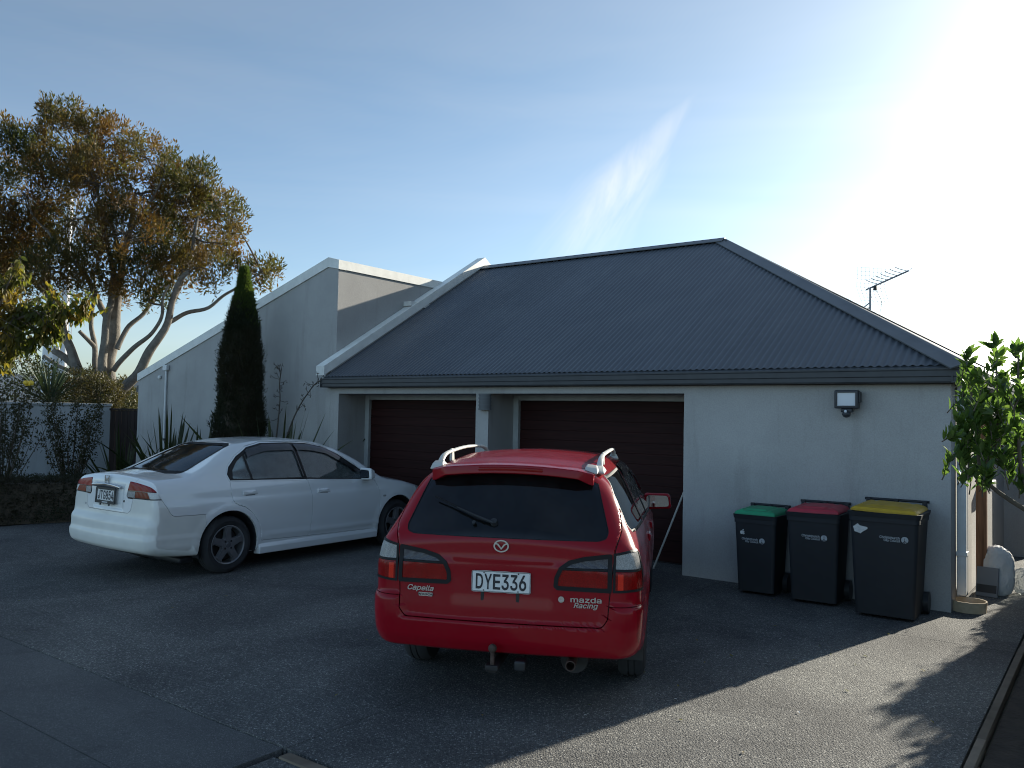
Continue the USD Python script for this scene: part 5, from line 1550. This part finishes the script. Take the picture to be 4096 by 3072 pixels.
# big olive-brown tree behind the garden wall
TY = 21.0
bt = xf('big_tree', at(410, 1640, TY) * [1, 1, 0], 0, 'large many-stemmed tree with olive and rust leaves behind the garden wall', 'tree')
org = at(410, 1640, TY) * [1, 1, 0]
bz = (0, 350, .8135)
stems = [  # path in the zoomed picture, base radius, tip radius, depth change
    ([(545, 1600), (540, 1500), (545, 1350), (560, 1200), (575, 1050), (592, 940), (602, 850), (640, 700), (660, 520)], .17, .05, .6),
    ([(512, 1560), (508, 1480), (510, 1300), (520, 1120), (548, 1050), (560, 960), (540, 820), (520, 640)], .13, .04, -.5),
    ([(520, 1120), (485, 1060), (440, 960), (415, 925), (390, 890), (300, 800), (230, 700)], .085, .03, -.8),
    ([(482, 1560), (480, 1480), (480, 1380), (465, 1270), (450, 1160), (462, 1050), (450, 900)], .095, .03, .8),
    ([(545, 1560), (600, 1480), (680, 1400), (740, 1290), (820, 1160), (850, 1040), (890, 940), (930, 905)], .15, .055, -.8),
    ([(850, 1040), (905, 920), (930, 830), (960, 700), (1000, 560)], .08, .03, .3),
    ([(830, 1155), (940, 1110), (1020, 1082), (1110, 1010), (1200, 960), (1290, 900)], .06, .02, -.4),
    ([(562, 1390), (650, 1290), (750, 1200), (790, 1120), (802, 1050), (840, 980)], .075, .025, -1.0),
    ([(575, 1290), (620, 1190), (700, 1110), (800, 990), (880, 910), (900, 870)], .07, .03, .8),
    ([(445, 1530), (440, 1490), (400, 1420), (350, 1290), (310, 1200), (290, 1090), (250, 1040), (215, 960)], .15, .06, -.6),
    ([(395, 1420), (345, 1345), (300, 1310), (268, 1290)], .10, .085, .0),
    ([(440, 1500), (430, 1480), (370, 1410), (300, 1370), (215, 1318)], .06, .045, .5),
    ([(310, 1200), (245, 1030), (200, 985), (150, 950), (110, 915), (40, 850)], .11, .045, .8),
    ([(205, 985), (215, 930), (235, 880), (250, 760)], .07, .03, .3),
    ([(390, 1200), (430, 1245), (462, 1275)], .045, .06, .3),
    ([(600, 850), (560, 700), (480, 520), (420, 330)], .06, .02, .4),
    ([(640, 700), (740, 560), (800, 420)], .05, .02, -.5),
]
ends = []
for pts, r0, r1, dz in stems:
    P = spline(px_path(zmap(pts, *bz), TY, dz), 26)
    P += (np.array([meshkit.noise(P * 1.7 + k * 9, 3) for k in range(3)]).T - .5) * .10
    nm = 'trunk' if r0 >= .13 else 'branch'
    rr = np.linspace(r0, r1, 26) * (1 + .10 * (meshkit.noise(P * 3.1, 5) - .5))
    part(nm, tube(P - org, rr, 10), 'bark', bt, True)
    ends += [P[k] for k in (12, 16, 20, 25)]
ends = np.array(ends)
r = np.random.default_rng(21)
blobs = [(140, 265, 58), (200, 290, 55), (110, 262, 42), (60, 315, 50), (20, 300, 40), (250, 320, 70), (320, 350, 62), (385, 370, 52), (430, 400, 48), (300, 420, 85), (390, 440, 72), (455, 445, 50), (495, 470, 45), (210, 400, 85), (130, 380, 85), (60, 420, 80), (-20, 370, 80), (160, 480, 90), (270, 510, 85), (360, 520, 75), (430, 520, 62), (485, 525, 42), (60, 520, 80), (-30, 500, 90), (110, 580, 60), (210, 585, 65), (310, 595, 60), (390, 585, 48), (455, 585, 40), (515, 575, 32), (560, 590, 34), (598, 582, 22), (-40, 600, 80), (40, 600, 55), (250, 640, 30), (340, 640, 30)]
Pl, tw = [], []
V_all = []
pxm = 1 / (F_PX / 1.8517 / TY)
for bx_, by_, br_ in blobs:
    c = at(bx_ * 1.8517, by_ * 1.8517, TY + r.uniform(-1.2, 1.2))
    R_ = br_ * pxm
    ntip = int(26 * (br_ / 60) ** 2 * 2.9)
    q = rand_dirs(ntip, r) * (r.uniform(.25, 1, (ntip, 1)) ** .5)
    q *= [1, 1.15, 1]
    tips = c + q * R_
    gap_ = meshkit.fbm(tips * .9 + 4, 3, 11)
    tips = tips[gap_ > .405]
    if len(tips) == 0:
        continue
    up = norm(norm(tips - c) * .5 + [0, 0, .9])
    P_, D_, N_, L__, W__ = twig_leaves(r, tips, up, 27, .20, .125, .040)
    V_all.append(leaf_arrays(P_, D_, N_, L__, W__, .12, .12)[0])
    # a limb from the nearest stem to this clump, then twigs
    e = ends[np.argmin(np.linalg.norm(ends - c, axis=1))]
    tw.append(tube(spline([e, (e + c) / 2 + r.normal(size=3) * .12, c], 8), np.linspace(.03, .012, 8), 5))
    for t_ in tips[::4]:
        m_ = (c * .55 + t_ * .45) + r.normal(size=3) * .06
        tw.append(tube([c + r.normal(size=3) * .05, m_, t_], [.011, .008, .004], 4))
V_all = np.concatenate(V_all) - org
tw_ = cat(tw); tw_.apply_translation(-org)
part('twigs', tw_, 'twig', bt, True, kind='stuff')
_, f4 = leaf_arrays(np.zeros((1, 3)), np.array([[0, 0, 1.]]), np.array([[0, 1., 0]]), [1], [1])
part('crown', leaf_mesh(V_all, f4), 'big_tree_leaf', bt, False, kind='stuff')


# near tree with drooping yellow-green leaves, upper left foreground
def broad_tree(name, label, y, blob, boughs, L, W, mat_, n_leaf, droop, singles, seed, trunk=None, up_w=-.5, rosette=False):
    r = np.random.default_rng(seed)
    o = at(*(boughs[0][0][0]), y) * [1, 1, 0]
    t = xf(name, o, 0, label, 'tree')
    for pts, r0, r1 in boughs:
        P = spline(px_path(pts, y), 18)
        part('branch' if r0 < .045 else 'trunk', tube(P - o, np.linspace(r0, r1, 18), 8), 'bark' if r0 > .03 else 'twig', t, True)
    Vs, tw = [], []
    for (a, b, rad, k) in blob:
        c = at(a, b, y + r.uniform(-.25, .25))
        R_ = rad * y / F_PX
        ntip = max(2, int(n_leaf * k / 8))
        tips = c + rand_dirs(ntip, r) * (r.uniform(0, 1, (ntip, 1)) ** .45) * R_
        for tip in tips:
            b0 = tip + r.normal(size=3) * .04 + (np.array([r.normal() * .10, r.normal() * .10, .12]) if up_w < 0 else np.array([r.normal() * .025, r.normal() * .025, -.11]))
            tw.append(tube([b0, (b0 + tip) / 2 + r.normal(size=3) * .012, tip], [.004, .003, .002], 5))
            nl = 8 if not rosette else 11
            s_ = np.linspace(.1, 1, nl)[:, None]
            P_ = b0 * (1 - s_) + tip * s_
            ax = norm(tip - b0)
            rad_ = rand_dirs(nl, r); rad_ = norm(rad_ - (rad_ @ ax)[:, None] * ax)
            D_ = norm(rad_ * (.75 if rosette else .55) + ax * (.75 if rosette else .3) + np.array([0, 0, up_w]) + r.normal(size=(nl, 3)) * .2)
            N_ = norm(np.array([0, 0, 1.0]) + r.normal(size=(nl, 3)) * .45) if not rosette else norm(ax * .8 - rad_ * .3 + r.normal(size=(nl, 3)) * .25)
            Vs.append(leaf_arrays(P_, D_, N_, L * r.uniform(.65, 1.15, nl), W * r.uniform(.75, 1.15, nl), .16, droop, True)[0])
    Vs = np.concatenate(Vs) - o
    _, f12 = leaf_arrays(np.zeros((1, 3)), np.array([[0, 0, 1.]]), np.array([[0, 1., 0]]), [1], [1], fine=True)
    tw_ = cat(tw); tw_.apply_translation(-o)
    part('twigs', tw_, 'twig', t, True, kind='stuff')
    key = -np.linalg.norm(Vs.mean(1) + o - [0, 0, CAM_H], axis=1)
    foliage('leaves', Vs, f12, mat_, t, singles, key)
    return t


cz = (0, 1000, .663)
cb_ = [(a * .663, 1000 + b * .663, c_ * .663, k) for a, b, c_, k in [
    (60, 330, 110, 4.2), (-60, 420, 150, 5), (40, 480, 130, 6), (150, 420, 90, 3.6), (230, 380, 75, 2.8), (300, 420, 70, 2.8), (370, 400, 60, 2.2), (440, 400, 55, 2.0), (500, 370, 40, 1.6), (520, 320, 30, 1.0),
    (250, 500, 80, 3), (180, 560, 80, 3), (90, 600, 90, 3.4), (20, 660, 80, 3), (-60, 600, 120, 4), (300, 545, 55, 1.6), (350, 500, 45, 1.4), (320, 300, 40, 1.0), (60, 200, 60, 1.4), (110, 110, 32, .8), (60, 160, 40, .8), (-40, 240, 90, 2.5)]]
broad_tree('fruit_tree', 'nearer tree with drooping yellow-green autumn leaves at the left edge', 9.0, cb_,
           [(zmap([(-330, 1500), (-300, 1000), (-220, 700), (-120, 520)], *cz), .07, .035), (zmap([(-220, 700), (0, 480), (150, 400), (300, 380), (480, 350)], *cz), .025, .006), (zmap([(-120, 520), (0, 330), (60, 180), (110, 90)], *cz), .022, .005), (zmap([(-100, 520), (60, 520), (200, 500), (330, 500)], *cz), .02, .005)],
           .098, .041, 'cherry_leaf', 46, .25, 260, 31)

# glossy laurel at the right edge: upright shoots with whorled leaves
lz = (3700, 1300, .7239)
lb_ = [(3700 + a * .7239, 1300 + b * .7239, c_ * .7239, k) for a, b, c_, k in [
    (390, 120, 26, 1.0), (385, 190, 34, 1.3), (250, 180, 30, 1.0), (255, 250, 34, 1.2), (300, 300, 50, 2.0), (390, 290, 45, 1.8), (430, 330, 38, 1.3), (220, 300, 30, 1.0), (240, 380, 45, 1.8), (330, 400, 70, 3.2), (420, 420, 60, 2.6), (230, 470, 45, 1.8), (300, 500, 70, 3.4), (400, 520, 75, 3.6), (200, 560, 45, 1.6), (160, 600, 32, 1.0), (270, 600, 70, 3.2), (370, 620, 75, 3.6), (450, 600, 60, 2.8), (210, 660, 50, 2.0), (190, 720, 36, 1.1), (290, 700, 65, 2.8), (390, 720, 60, 2.4), (250, 780, 45, 1.6), (330, 790, 45, 1.6), (270, 830, 30, .9), (370, 800, 36, 1.0),
    (515, 160, 30, 1.2), (520, 240, 40, 1.6), (540, 330, 45, 2.0), (520, 430, 45, 2.0), (545, 540, 50, 2.4), (520, 650, 60, 2.6), (540, 760, 60, 2.6), (500, 800, 40, 1.4), (560, 850, 60, 2.0), (600, 400, 80, 3), (620, 650, 90, 3)]]
broad_tree('laurel_tree', 'glossy broad-leaved evergreen tree overhanging the right corner of the garage', 5.2, lb_,
           [(zmap([(700, 1500), (660, 1200), (600, 1060), (480, 975), (400, 920), (335, 865), (300, 790), (290, 650), (260, 450), (250, 200)], *lz), .022, .004), (zmap([(600, 1060), (560, 900), (520, 700), (515, 400), (515, 180)], *lz), .016, .005), (zmap([(335, 865), (390, 700), (400, 450), (390, 140)], *lz), .010, .003)],
           .094, .036, 'laurel_leaf', 15, .10, 280, 41, up_w=.35, rosette=True)


# leafy masses: hedge, shrubs
def bush(name, label, catg, pts_fn, n, L, W, m, seed, group=None, stems=None, loc=(0, 0, 0), up_w=.5, part_name='foliage', twigs=None):
    r = np.random.default_rng(seed)
    t = xf(name, loc, 0, label, catg, group)
    P, U = pts_fn(r, n)
    k = 6
    P_, D_, N_, L__, W__ = twig_leaves(r, P, U, k, L * .9, L, W, .7, up_w, .5)
    Vv, f = leaf_arrays(P_, D_, N_, L__, W__, .12, .12)
    part(part_name, leaf_mesh(Vv, f), m, t, False, kind='stuff')
    if stems is not None:
        for s_ in stems:
            part('stem', s_, 'twig', t, True)
    return t


# clipped hedge in front of the wall
h0, h1 = np.array([-9.4, 11.2, 0]), np.array([-5.25, 13.6, 0])


def hedge_pts(r, n):
    hd = h1 - h0; L_ = np.linalg.norm(hd); hd /= L_; hn = np.array([-hd[1], hd[0], 0])
    s_ = r.uniform(0, L_, n); q = r.uniform(0, 1, n)
    face = r.uniform(0, 1, n)
    H, D = .64, .75
    top = face > .55
    z = np.where(top, H + r.normal(size=n) * .02, r.uniform(.03, H, n))
    dpt = np.where(top, q * D, np.where(r.uniform(0, 1, n) < .8, r.normal(size=n) * .02, D + r.normal(size=n) * .02))
    bump = (meshkit.fbm(np.stack([s_ * 1.3, z * 3, dpt], 1), 3, 4) - .5) * .12
    P = h0 + hd * s_[:, None] + hn * (dpt + np.where(top, 0, -bump))[:, None] + np.array([0, 0, 1.]) * (z + np.where(top, bump, 0))[:, None]
    U = np.where(top[:, None], [0, 0, 1.], -hn + [0, 0, .3])
    return P, U


core = xf('hedge', (0, 0, 0), 0, 'low clipped hedge along the foot of the garden wall on the left', 'hedge')
hd_ = norm(h1 - h0); hn_ = np.array([-hd_[1], hd_[0], 0])
r = np.random.default_rng(3)
P_, U_ = hedge_pts(r, 9000)
P_, D_, N_, L__, W__ = twig_leaves(r, P_, U_, 4, .03, .034, .016, .7, .5, .6)
Vv, f_ = leaf_arrays(P_, D_, N_, L__, W__, .12, .1)
part('leaves', leaf_mesh(Vv, f_), 'hedge_leaf', core, False, kind='stuff')
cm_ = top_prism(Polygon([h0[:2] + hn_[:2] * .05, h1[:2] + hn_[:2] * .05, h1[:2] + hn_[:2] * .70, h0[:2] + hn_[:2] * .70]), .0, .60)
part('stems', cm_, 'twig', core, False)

# conifer column in front of the tall block
cx_, cy_ = hw(10.42, -.42)[:2]


def conifer(r, n):
    z = r.uniform(0, 1, n) ** .85 * 4.05 + .05
    rad = np.interp(z, [0, .4, 1.6, 2.6, 3.2, 3.45, 3.7, 4.1], [.36, .43, .375, .305, .235, .165, .11, .03])
    a = r.uniform(0, 2 * np.pi, n)
    lump = 1 + .30 * (meshkit.fbm(np.stack([np.cos(a) * 2.2, np.sin(a) * 2.2, z * 2.6], 1), 4, 7) - .5) * 2
    rr = rad * lump * np.where(r.uniform(0, 1, n) < .12, r.uniform(1.0, 1.16, n), r.uniform(.84, 1.02, n))
    P = np.stack([rr * np.cos(a), rr * np.sin(a), z], 1)
    return P, norm(np.stack([np.cos(a) * .35, np.sin(a) * .35, np.ones(n)], 1))


cf = xf('conifer', (cx_, cy_, 0), 0, 'tall narrow dark conifer standing against the grey block beside the white sedan', 'tree')
r = np.random.default_rng(12)
P_, U_ = conifer(r, 15000)
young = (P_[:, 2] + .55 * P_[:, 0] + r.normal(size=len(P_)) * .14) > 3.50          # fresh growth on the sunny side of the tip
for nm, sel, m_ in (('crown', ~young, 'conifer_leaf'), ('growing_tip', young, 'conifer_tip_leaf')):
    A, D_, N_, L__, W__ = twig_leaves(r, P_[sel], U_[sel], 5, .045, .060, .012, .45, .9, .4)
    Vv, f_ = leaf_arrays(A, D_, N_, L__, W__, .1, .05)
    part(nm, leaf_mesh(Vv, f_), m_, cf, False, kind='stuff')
zz_ = np.linspace(0, 3.5, 14)
part('trunk', tube(np.stack([zz_ * 0, zz_ * 0, zz_], 1), np.interp(zz_, [0, .4, 1.6, 2.6, 3.2, 3.5], [.25, .33, .28, .21, .14, .04]), 18), 'twig', cf, True)


# flax: sword leaves fanning from the base, each a part
def blade(base, d, side, L, W, bend, n=7):
    d = norm(d); t = np.linspace(0, 1, n)[:, None]
    c = base + d * L * t + np.array([0, 0, -1.0]) * bend * L * t ** 2.2
    w = W * np.interp(t[:, 0], [0, .12, .5, .85, 1], [.55, .8, 1, .55, .02])[:, None]
    s_ = norm(side - d * (side @ d)); nn = np.cross(s_, d)
    V = np.concatenate([c - s_ * w * .5 + nn * w * .12, c, c + s_ * w * .5 + nn * w * .12])
    i = np.arange(n - 1)
    return V, np.concatenate([np.stack([k * n + i, k * n + i + 1, (k + 1) * n + i + 1, (k + 1) * n + i], 1) for k in range(2)])


def flax(name, label, loc, n, L, W, m, seed, lean=1.0, z0=0., up=1.0, catg='flax', group=None, bend=.18):
    r = np.random.default_rng(seed)
    t = xf(name, loc, 0, label, catg, group)
    for k in range(n):
        a = r.uniform(0, 2 * np.pi)
        tilt = r.uniform(.05, 1.0) * lean
        d = np.array([np.cos(a) * math.sin(tilt), np.sin(a) * math.sin(tilt), math.cos(tilt) * up])
        V, F = blade(np.array([np.cos(a) * .06, np.sin(a) * .06, z0]), d, np.cross(d, [np.cos(a + .6), np.sin(a + .6), .3]), L * r.uniform(.6, 1.1), W * r.uniform(.8, 1.15), bend * r.uniform(.2, 1.6))
        part('leaf', (V, F), m, t, True)
    return t


flax('flax', 'dark flax clump with sword leaves left of the conifer, behind the white sedan', hw(12.35, -.50), 60, 2.0, .062, 'flax_leaf', 51, .8)
flax('flax', 'low flax clump at the far left of the bed, by the house corner', hw(13.7, -.62), 34, 1.6, .055, 'flax_leaf', 52, .95)
flax('flax', 'flax clump right at the foot of the conifer', hw(11.0, -.80), 34, 1.8, .055, 'flax_leaf', 53, .65)
fx = flax('flax', 'flax clump with two dry flower stalks between the conifer and the garage', hw(9.25, -.55), 52, 2.15, .064, 'flax_leaf', 54, .72)
fo = hw(9.25, -.55)
r = np.random.default_rng(8)
for pts in ([(1100, 1785), (1112, 1690), (1120, 1590), (1118, 1535), (1122, 1500), (1108, 1465)], [(1150, 1740), (1180, 1660), (1230, 1575), (1268, 1530), (1310, 1510)]):
    P = spline(px_path(pts, 12.95), 24) - fo
    sub = [tube(P, np.linspace(.013, .007, 24), 6)]
    for k in range(8, 24, 1):
        for q in range(2 if k > 16 else 1):
            dd = norm(r.normal(size=3) + [0, 0, .3]) * r.uniform(.06, .16)
            sub.append(tube([P[k], P[k] + dd * .6, P[k] + dd + [0, 0, .03]], [.004, .004, .003], 4))
            sub.append(tube([P[k] + dd, P[k] + dd + norm(r.normal(size=3)) * .05], [.008, .002], 4))
    part('flower_stalk', cat(sub), 'dry_stalk', fx, True)

# yucca behind the wall
yl = at(200, 1600, 18.1)
yk = xf('yucca', (yl[0], yl[1], 0), 0, 'spiky grey-green yucca head showing over the garden wall', 'yucca')
zc = 1.85
part('trunk', tube([(0, 0, 0), (.03, 0, 1.0), (0, 0, zc)], [.11, .10, .09], 12), 'bark', yk, True)
r = np.random.default_rng(61)
for k in range(110):
    a = r.uniform(0, 2 * np.pi); el = r.uniform(-.25, 1.45)
    d = np.array([np.cos(a) * math.cos(el), np.sin(a) * math.cos(el), math.sin(el)])
    V, F = blade(np.array([0, 0, zc]) + d * .05, d, np.cross(d, [0, 0, 1.]) + r.normal(size=3) * .2, 1.05 * r.uniform(.7, 1.1), .040, .10, 6)
    part('leaf', (V, F), 'yucca_leaf', yk, True)


# fan-stemmed rose shrubs between the hedge and the wall
def rose(label, base_px, y, fan, height, leafy, seed, flower=None):
    r = np.random.default_rng(seed)
    b = at(*base_px, y); b[2] = 0
    t = xf('rose_bush', b, 0, label, 'shrub')
    tipsP, U = [], []
    for k in range(26):
        s_ = r.uniform(-1, 1)
        top = np.array([fan * s_ + r.normal() * .05, r.normal() * .25, height * r.uniform(.75, 1.05)])
        P = spline([(r.normal() * .03, r.normal() * .03, .1), top * [.35, .5, .38], top * [.75, .9, .75] + r.normal(size=3) * .03, top], 12)
        part('stem', tube(P, np.linspace(.010, .003, 12), 5), 'twig', t, True)
        for i in range(3, 12):
            for q in range(3):
                d = norm(r.normal(size=3) + [0, 0, .2]) * r.uniform(.03, .13)
                tipsP.append(P[i] + d); U.append(norm(d + [0, 0, .2]))
    tipsP, U = np.array(tipsP), np.array(U)
    w = r.uniform(0, 1, len(tipsP)) < np.interp(tipsP[:, 2], [.2, .8, height], [.10, .55 * leafy, 1.0 * leafy])
    A, D_, N_, L__, W__ = twig_leaves(r, tipsP[w], U[w], 9, .06, .046, .025, .8, .1, .5)
    Vv, f = leaf_arrays(A, D_, N_, L__, W__, .15, .2)
    part('leaves', leaf_mesh(Vv, f), 'shrub_leaf', t, False, kind='stuff')
    if flower is not None:
        fp = at(*flower, y - .2) - b
        for k in range(7):
            a = k * 2 * np.pi / 7
            part('petal', Manifold.sphere(.045, 10).scale((1, .5, .75)).rotate((0, 0, math.degrees(a))).translate(tuple(fp + .038 * np.array([np.cos(a), np.sin(a) * .6, .3 * np.sin(a * 2)]))), 'petal', t)
    return t


rose('fan-stemmed rose bush in front of the garden wall, next to the gate', (282, 1905), 13.9, .62, 1.85, .85, 71)
rose('rose bush with a yellow flower and sunlit top at the left edge', (0, 1930), 12.9, .62, 2.0, 1.0, 72, flower=(115, 1533))

# leafy shrubs further off over the wall, and a far round bush in the gap by the house
def ball_bush(name, label, px, py, y, rx, rz_, n, L, W, m, seed, group=None):
    c = at(px, py, y)

    def fn(r, n_):
        q = rand_dirs(n_, r) * r.uniform(.72, 1.02, (n_, 1))
        lump = 1 + .35 * (meshkit.fbm(q * 2.4 + seed, 3, seed) - .5)
        P = q * lump[:, None] * [rx, rx, rz_]
        P[:, 2] += c[2]
        P = P[P[:, 2] > .02]
        return P, norm(q[:len(P)] * .6 + [0, 0, .6])
    r = np.random.default_rng(seed)
    t = xf(name, (c[0], c[1], 0), 0, label, 'shrub', group)
    P, U = fn(r, n)
    A, D_, N_, L__, W__ = twig_leaves(r, P, U, 6, L, L, W, .7, .4, .5)
    Vv, f = leaf_arrays(A, D_, N_, L__, W__, .12, .12)
    part('foliage', leaf_mesh(Vv, f), m, t, False, kind='stuff')
    part('stem', tube([(0, 0, 0), (.05, 0, c[2] * .6), (0, 0, c[2])], [.07, .05, .02], 8), 'twig', t, True)
    return t


ball_bush('shrub', 'bright green shrub over the wall between the yucca and the tree stems', 345, 1575, 19.6, .75, .62, 900, .07, .032, 'shrub_leaf', 81)
ball_bush('shrub', 'leafy shrub over the wall at the foot of the big tree', 395, 1585, 18.4, .55, .45, 600, .07, .032, 'shrub_leaf', 82)
ball_bush('shrub', 'dull green shrub behind the yucca at the left edge', 60, 1560, 19.0, 1.2, .9, 1100, .08, .034, 'shrub_leaf', 83)
ball_bush('far_bush', 'distant sunlit round bush in the gap beside the house corner', 478, 1605, 60.0, 1.35, 1.7, 700, .22, .11, 'far_leaf', 84)
ball_bush('far_bush', 'small distant bush low in the gap, right against the house corner', 530, 1630, 80.0, 1.2, .9, 400, .22, .11, 'far_leaf', 85)

# shrubs in the bed on the right, which throw the shadow across the drive
def bed_bush(label, u, v, rad, h, n, seed, L=.085, W=.034, m='laurel_leaf'):
    r = np.random.default_rng(seed)
    o = hw(u, v)
    t = xf('bed_shrub', o, 0, label, 'shrub')
    q = rand_dirs(n, r) * r.uniform(.55, 1.0, (n, 1))
    lump = 1 + .5 * (meshkit.fbm(q * 2.2 + seed, 3, seed) - .5)
    P = q * lump[:, None] * [rad, rad, h * .56] + [0, 0, h * .50]
    P = P[P[:, 2] > .03]
    U = norm((P - [0, 0, h * .4]) * .5 + [0, 0, .5])
    A, D_, N_, L__, W__ = twig_leaves(r, P, U, 7, L * 1.1, L, W, .7, .4, .4)
    Vv, f = leaf_arrays(A, D_, N_, L__, W__, .14, .15)
    part('leaves', leaf_mesh(Vv, f), m, t, False, kind='stuff')
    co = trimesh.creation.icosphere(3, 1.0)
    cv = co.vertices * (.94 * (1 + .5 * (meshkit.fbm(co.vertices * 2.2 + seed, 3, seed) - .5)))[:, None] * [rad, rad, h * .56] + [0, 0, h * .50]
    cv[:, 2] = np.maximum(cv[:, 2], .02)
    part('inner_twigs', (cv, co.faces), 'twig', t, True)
    for k in range(5):
        e = P[r.integers(len(P))]
        part('stem', tube(spline([(r.normal() * .04, r.normal() * .04, 0), e * [.5, .5, .5] + r.normal(size=3) * .04, e], 8), np.linspace(.02, .006, 8), 6), 'twig', t, True)
    return t


bed_bush('low dark shrub at the right edge beside the timber edging, level with the sacks', -1.0, .45, .27, .62, 420, 91, .07, .028)
bed_bush('low dark shrub hugging the far end of the timber edging', -.95, 1.7, .26, .8, 420, 92, .07, .028)
for k, (u, v, rad, h) in enumerate(((-1.85, .7, .50, 1.5), (-2.15, 1.9, .62, 1.9), (-1.95, 3.3, .60, 2.35), (-2.3, 4.7, .70, 2.25), (-2.2, 6.1, .70, 2.4), (-2.5, 7.5, .75, 2.5), (-3.0, .2, .7, 1.9), (-3.3, 2.6, .8, 2.5), (-1.62, -.35, .50, 1.42), (-1.66, -1.35, .52, 1.38), (-2.5, -.9, .6, 1.75), (-1.64, -2.3, .5, 1.35), (-1.62, -3.25, .5, 1.3), (-2.3, -3.0, .6, 1.6))):
    bed_bush(('evergreen shrub %s, in the bed on the right' % ('nearest the drive', 'second along', 'tallest at the middle', 'fourth along', 'fifth along', 'at the far end', 'set back at the near end', 'set back at the middle', 'just past the front corner', 'closest to the street', 'behind the one closest to the street', 'out at the side of the camera', 'the last before the street', 'set back before the street')[k]), u, v, rad, h, 1300, 101 + k)
# fallen leaves on the drive
r = np.random.default_rng(99)
for k in range(46):
    if k < 30:
        p_ = hw(r.uniform(-.5, 2.0), r.uniform(-5.6, -.6))
    else:
        p_ = hw(r.uniform(-.6, 7), r.uniform(-5.8, -1.0))
    a = r.uniform(0, 2 * np.pi)
    d = np.array([[np.cos(a), np.sin(a), .06]])
    Vv, f = leaf_arrays(np.zeros((1, 3)), d, np.array([[.2 * np.cos(a * 3), .2, 1.]]), [r.uniform(.02, .045)], [.016], .3, -.1)
    lf = xf('fallen_leaf', (p_[0], p_[1], .005), 0, 'small dry leaf fallen on the concrete drive', 'leaf', 'fallen leaves scattered on the drive')
    part('blade', (Vv[0], f), 'cherry_leaf' if k % 3 else 'sticker_white', lf, False)
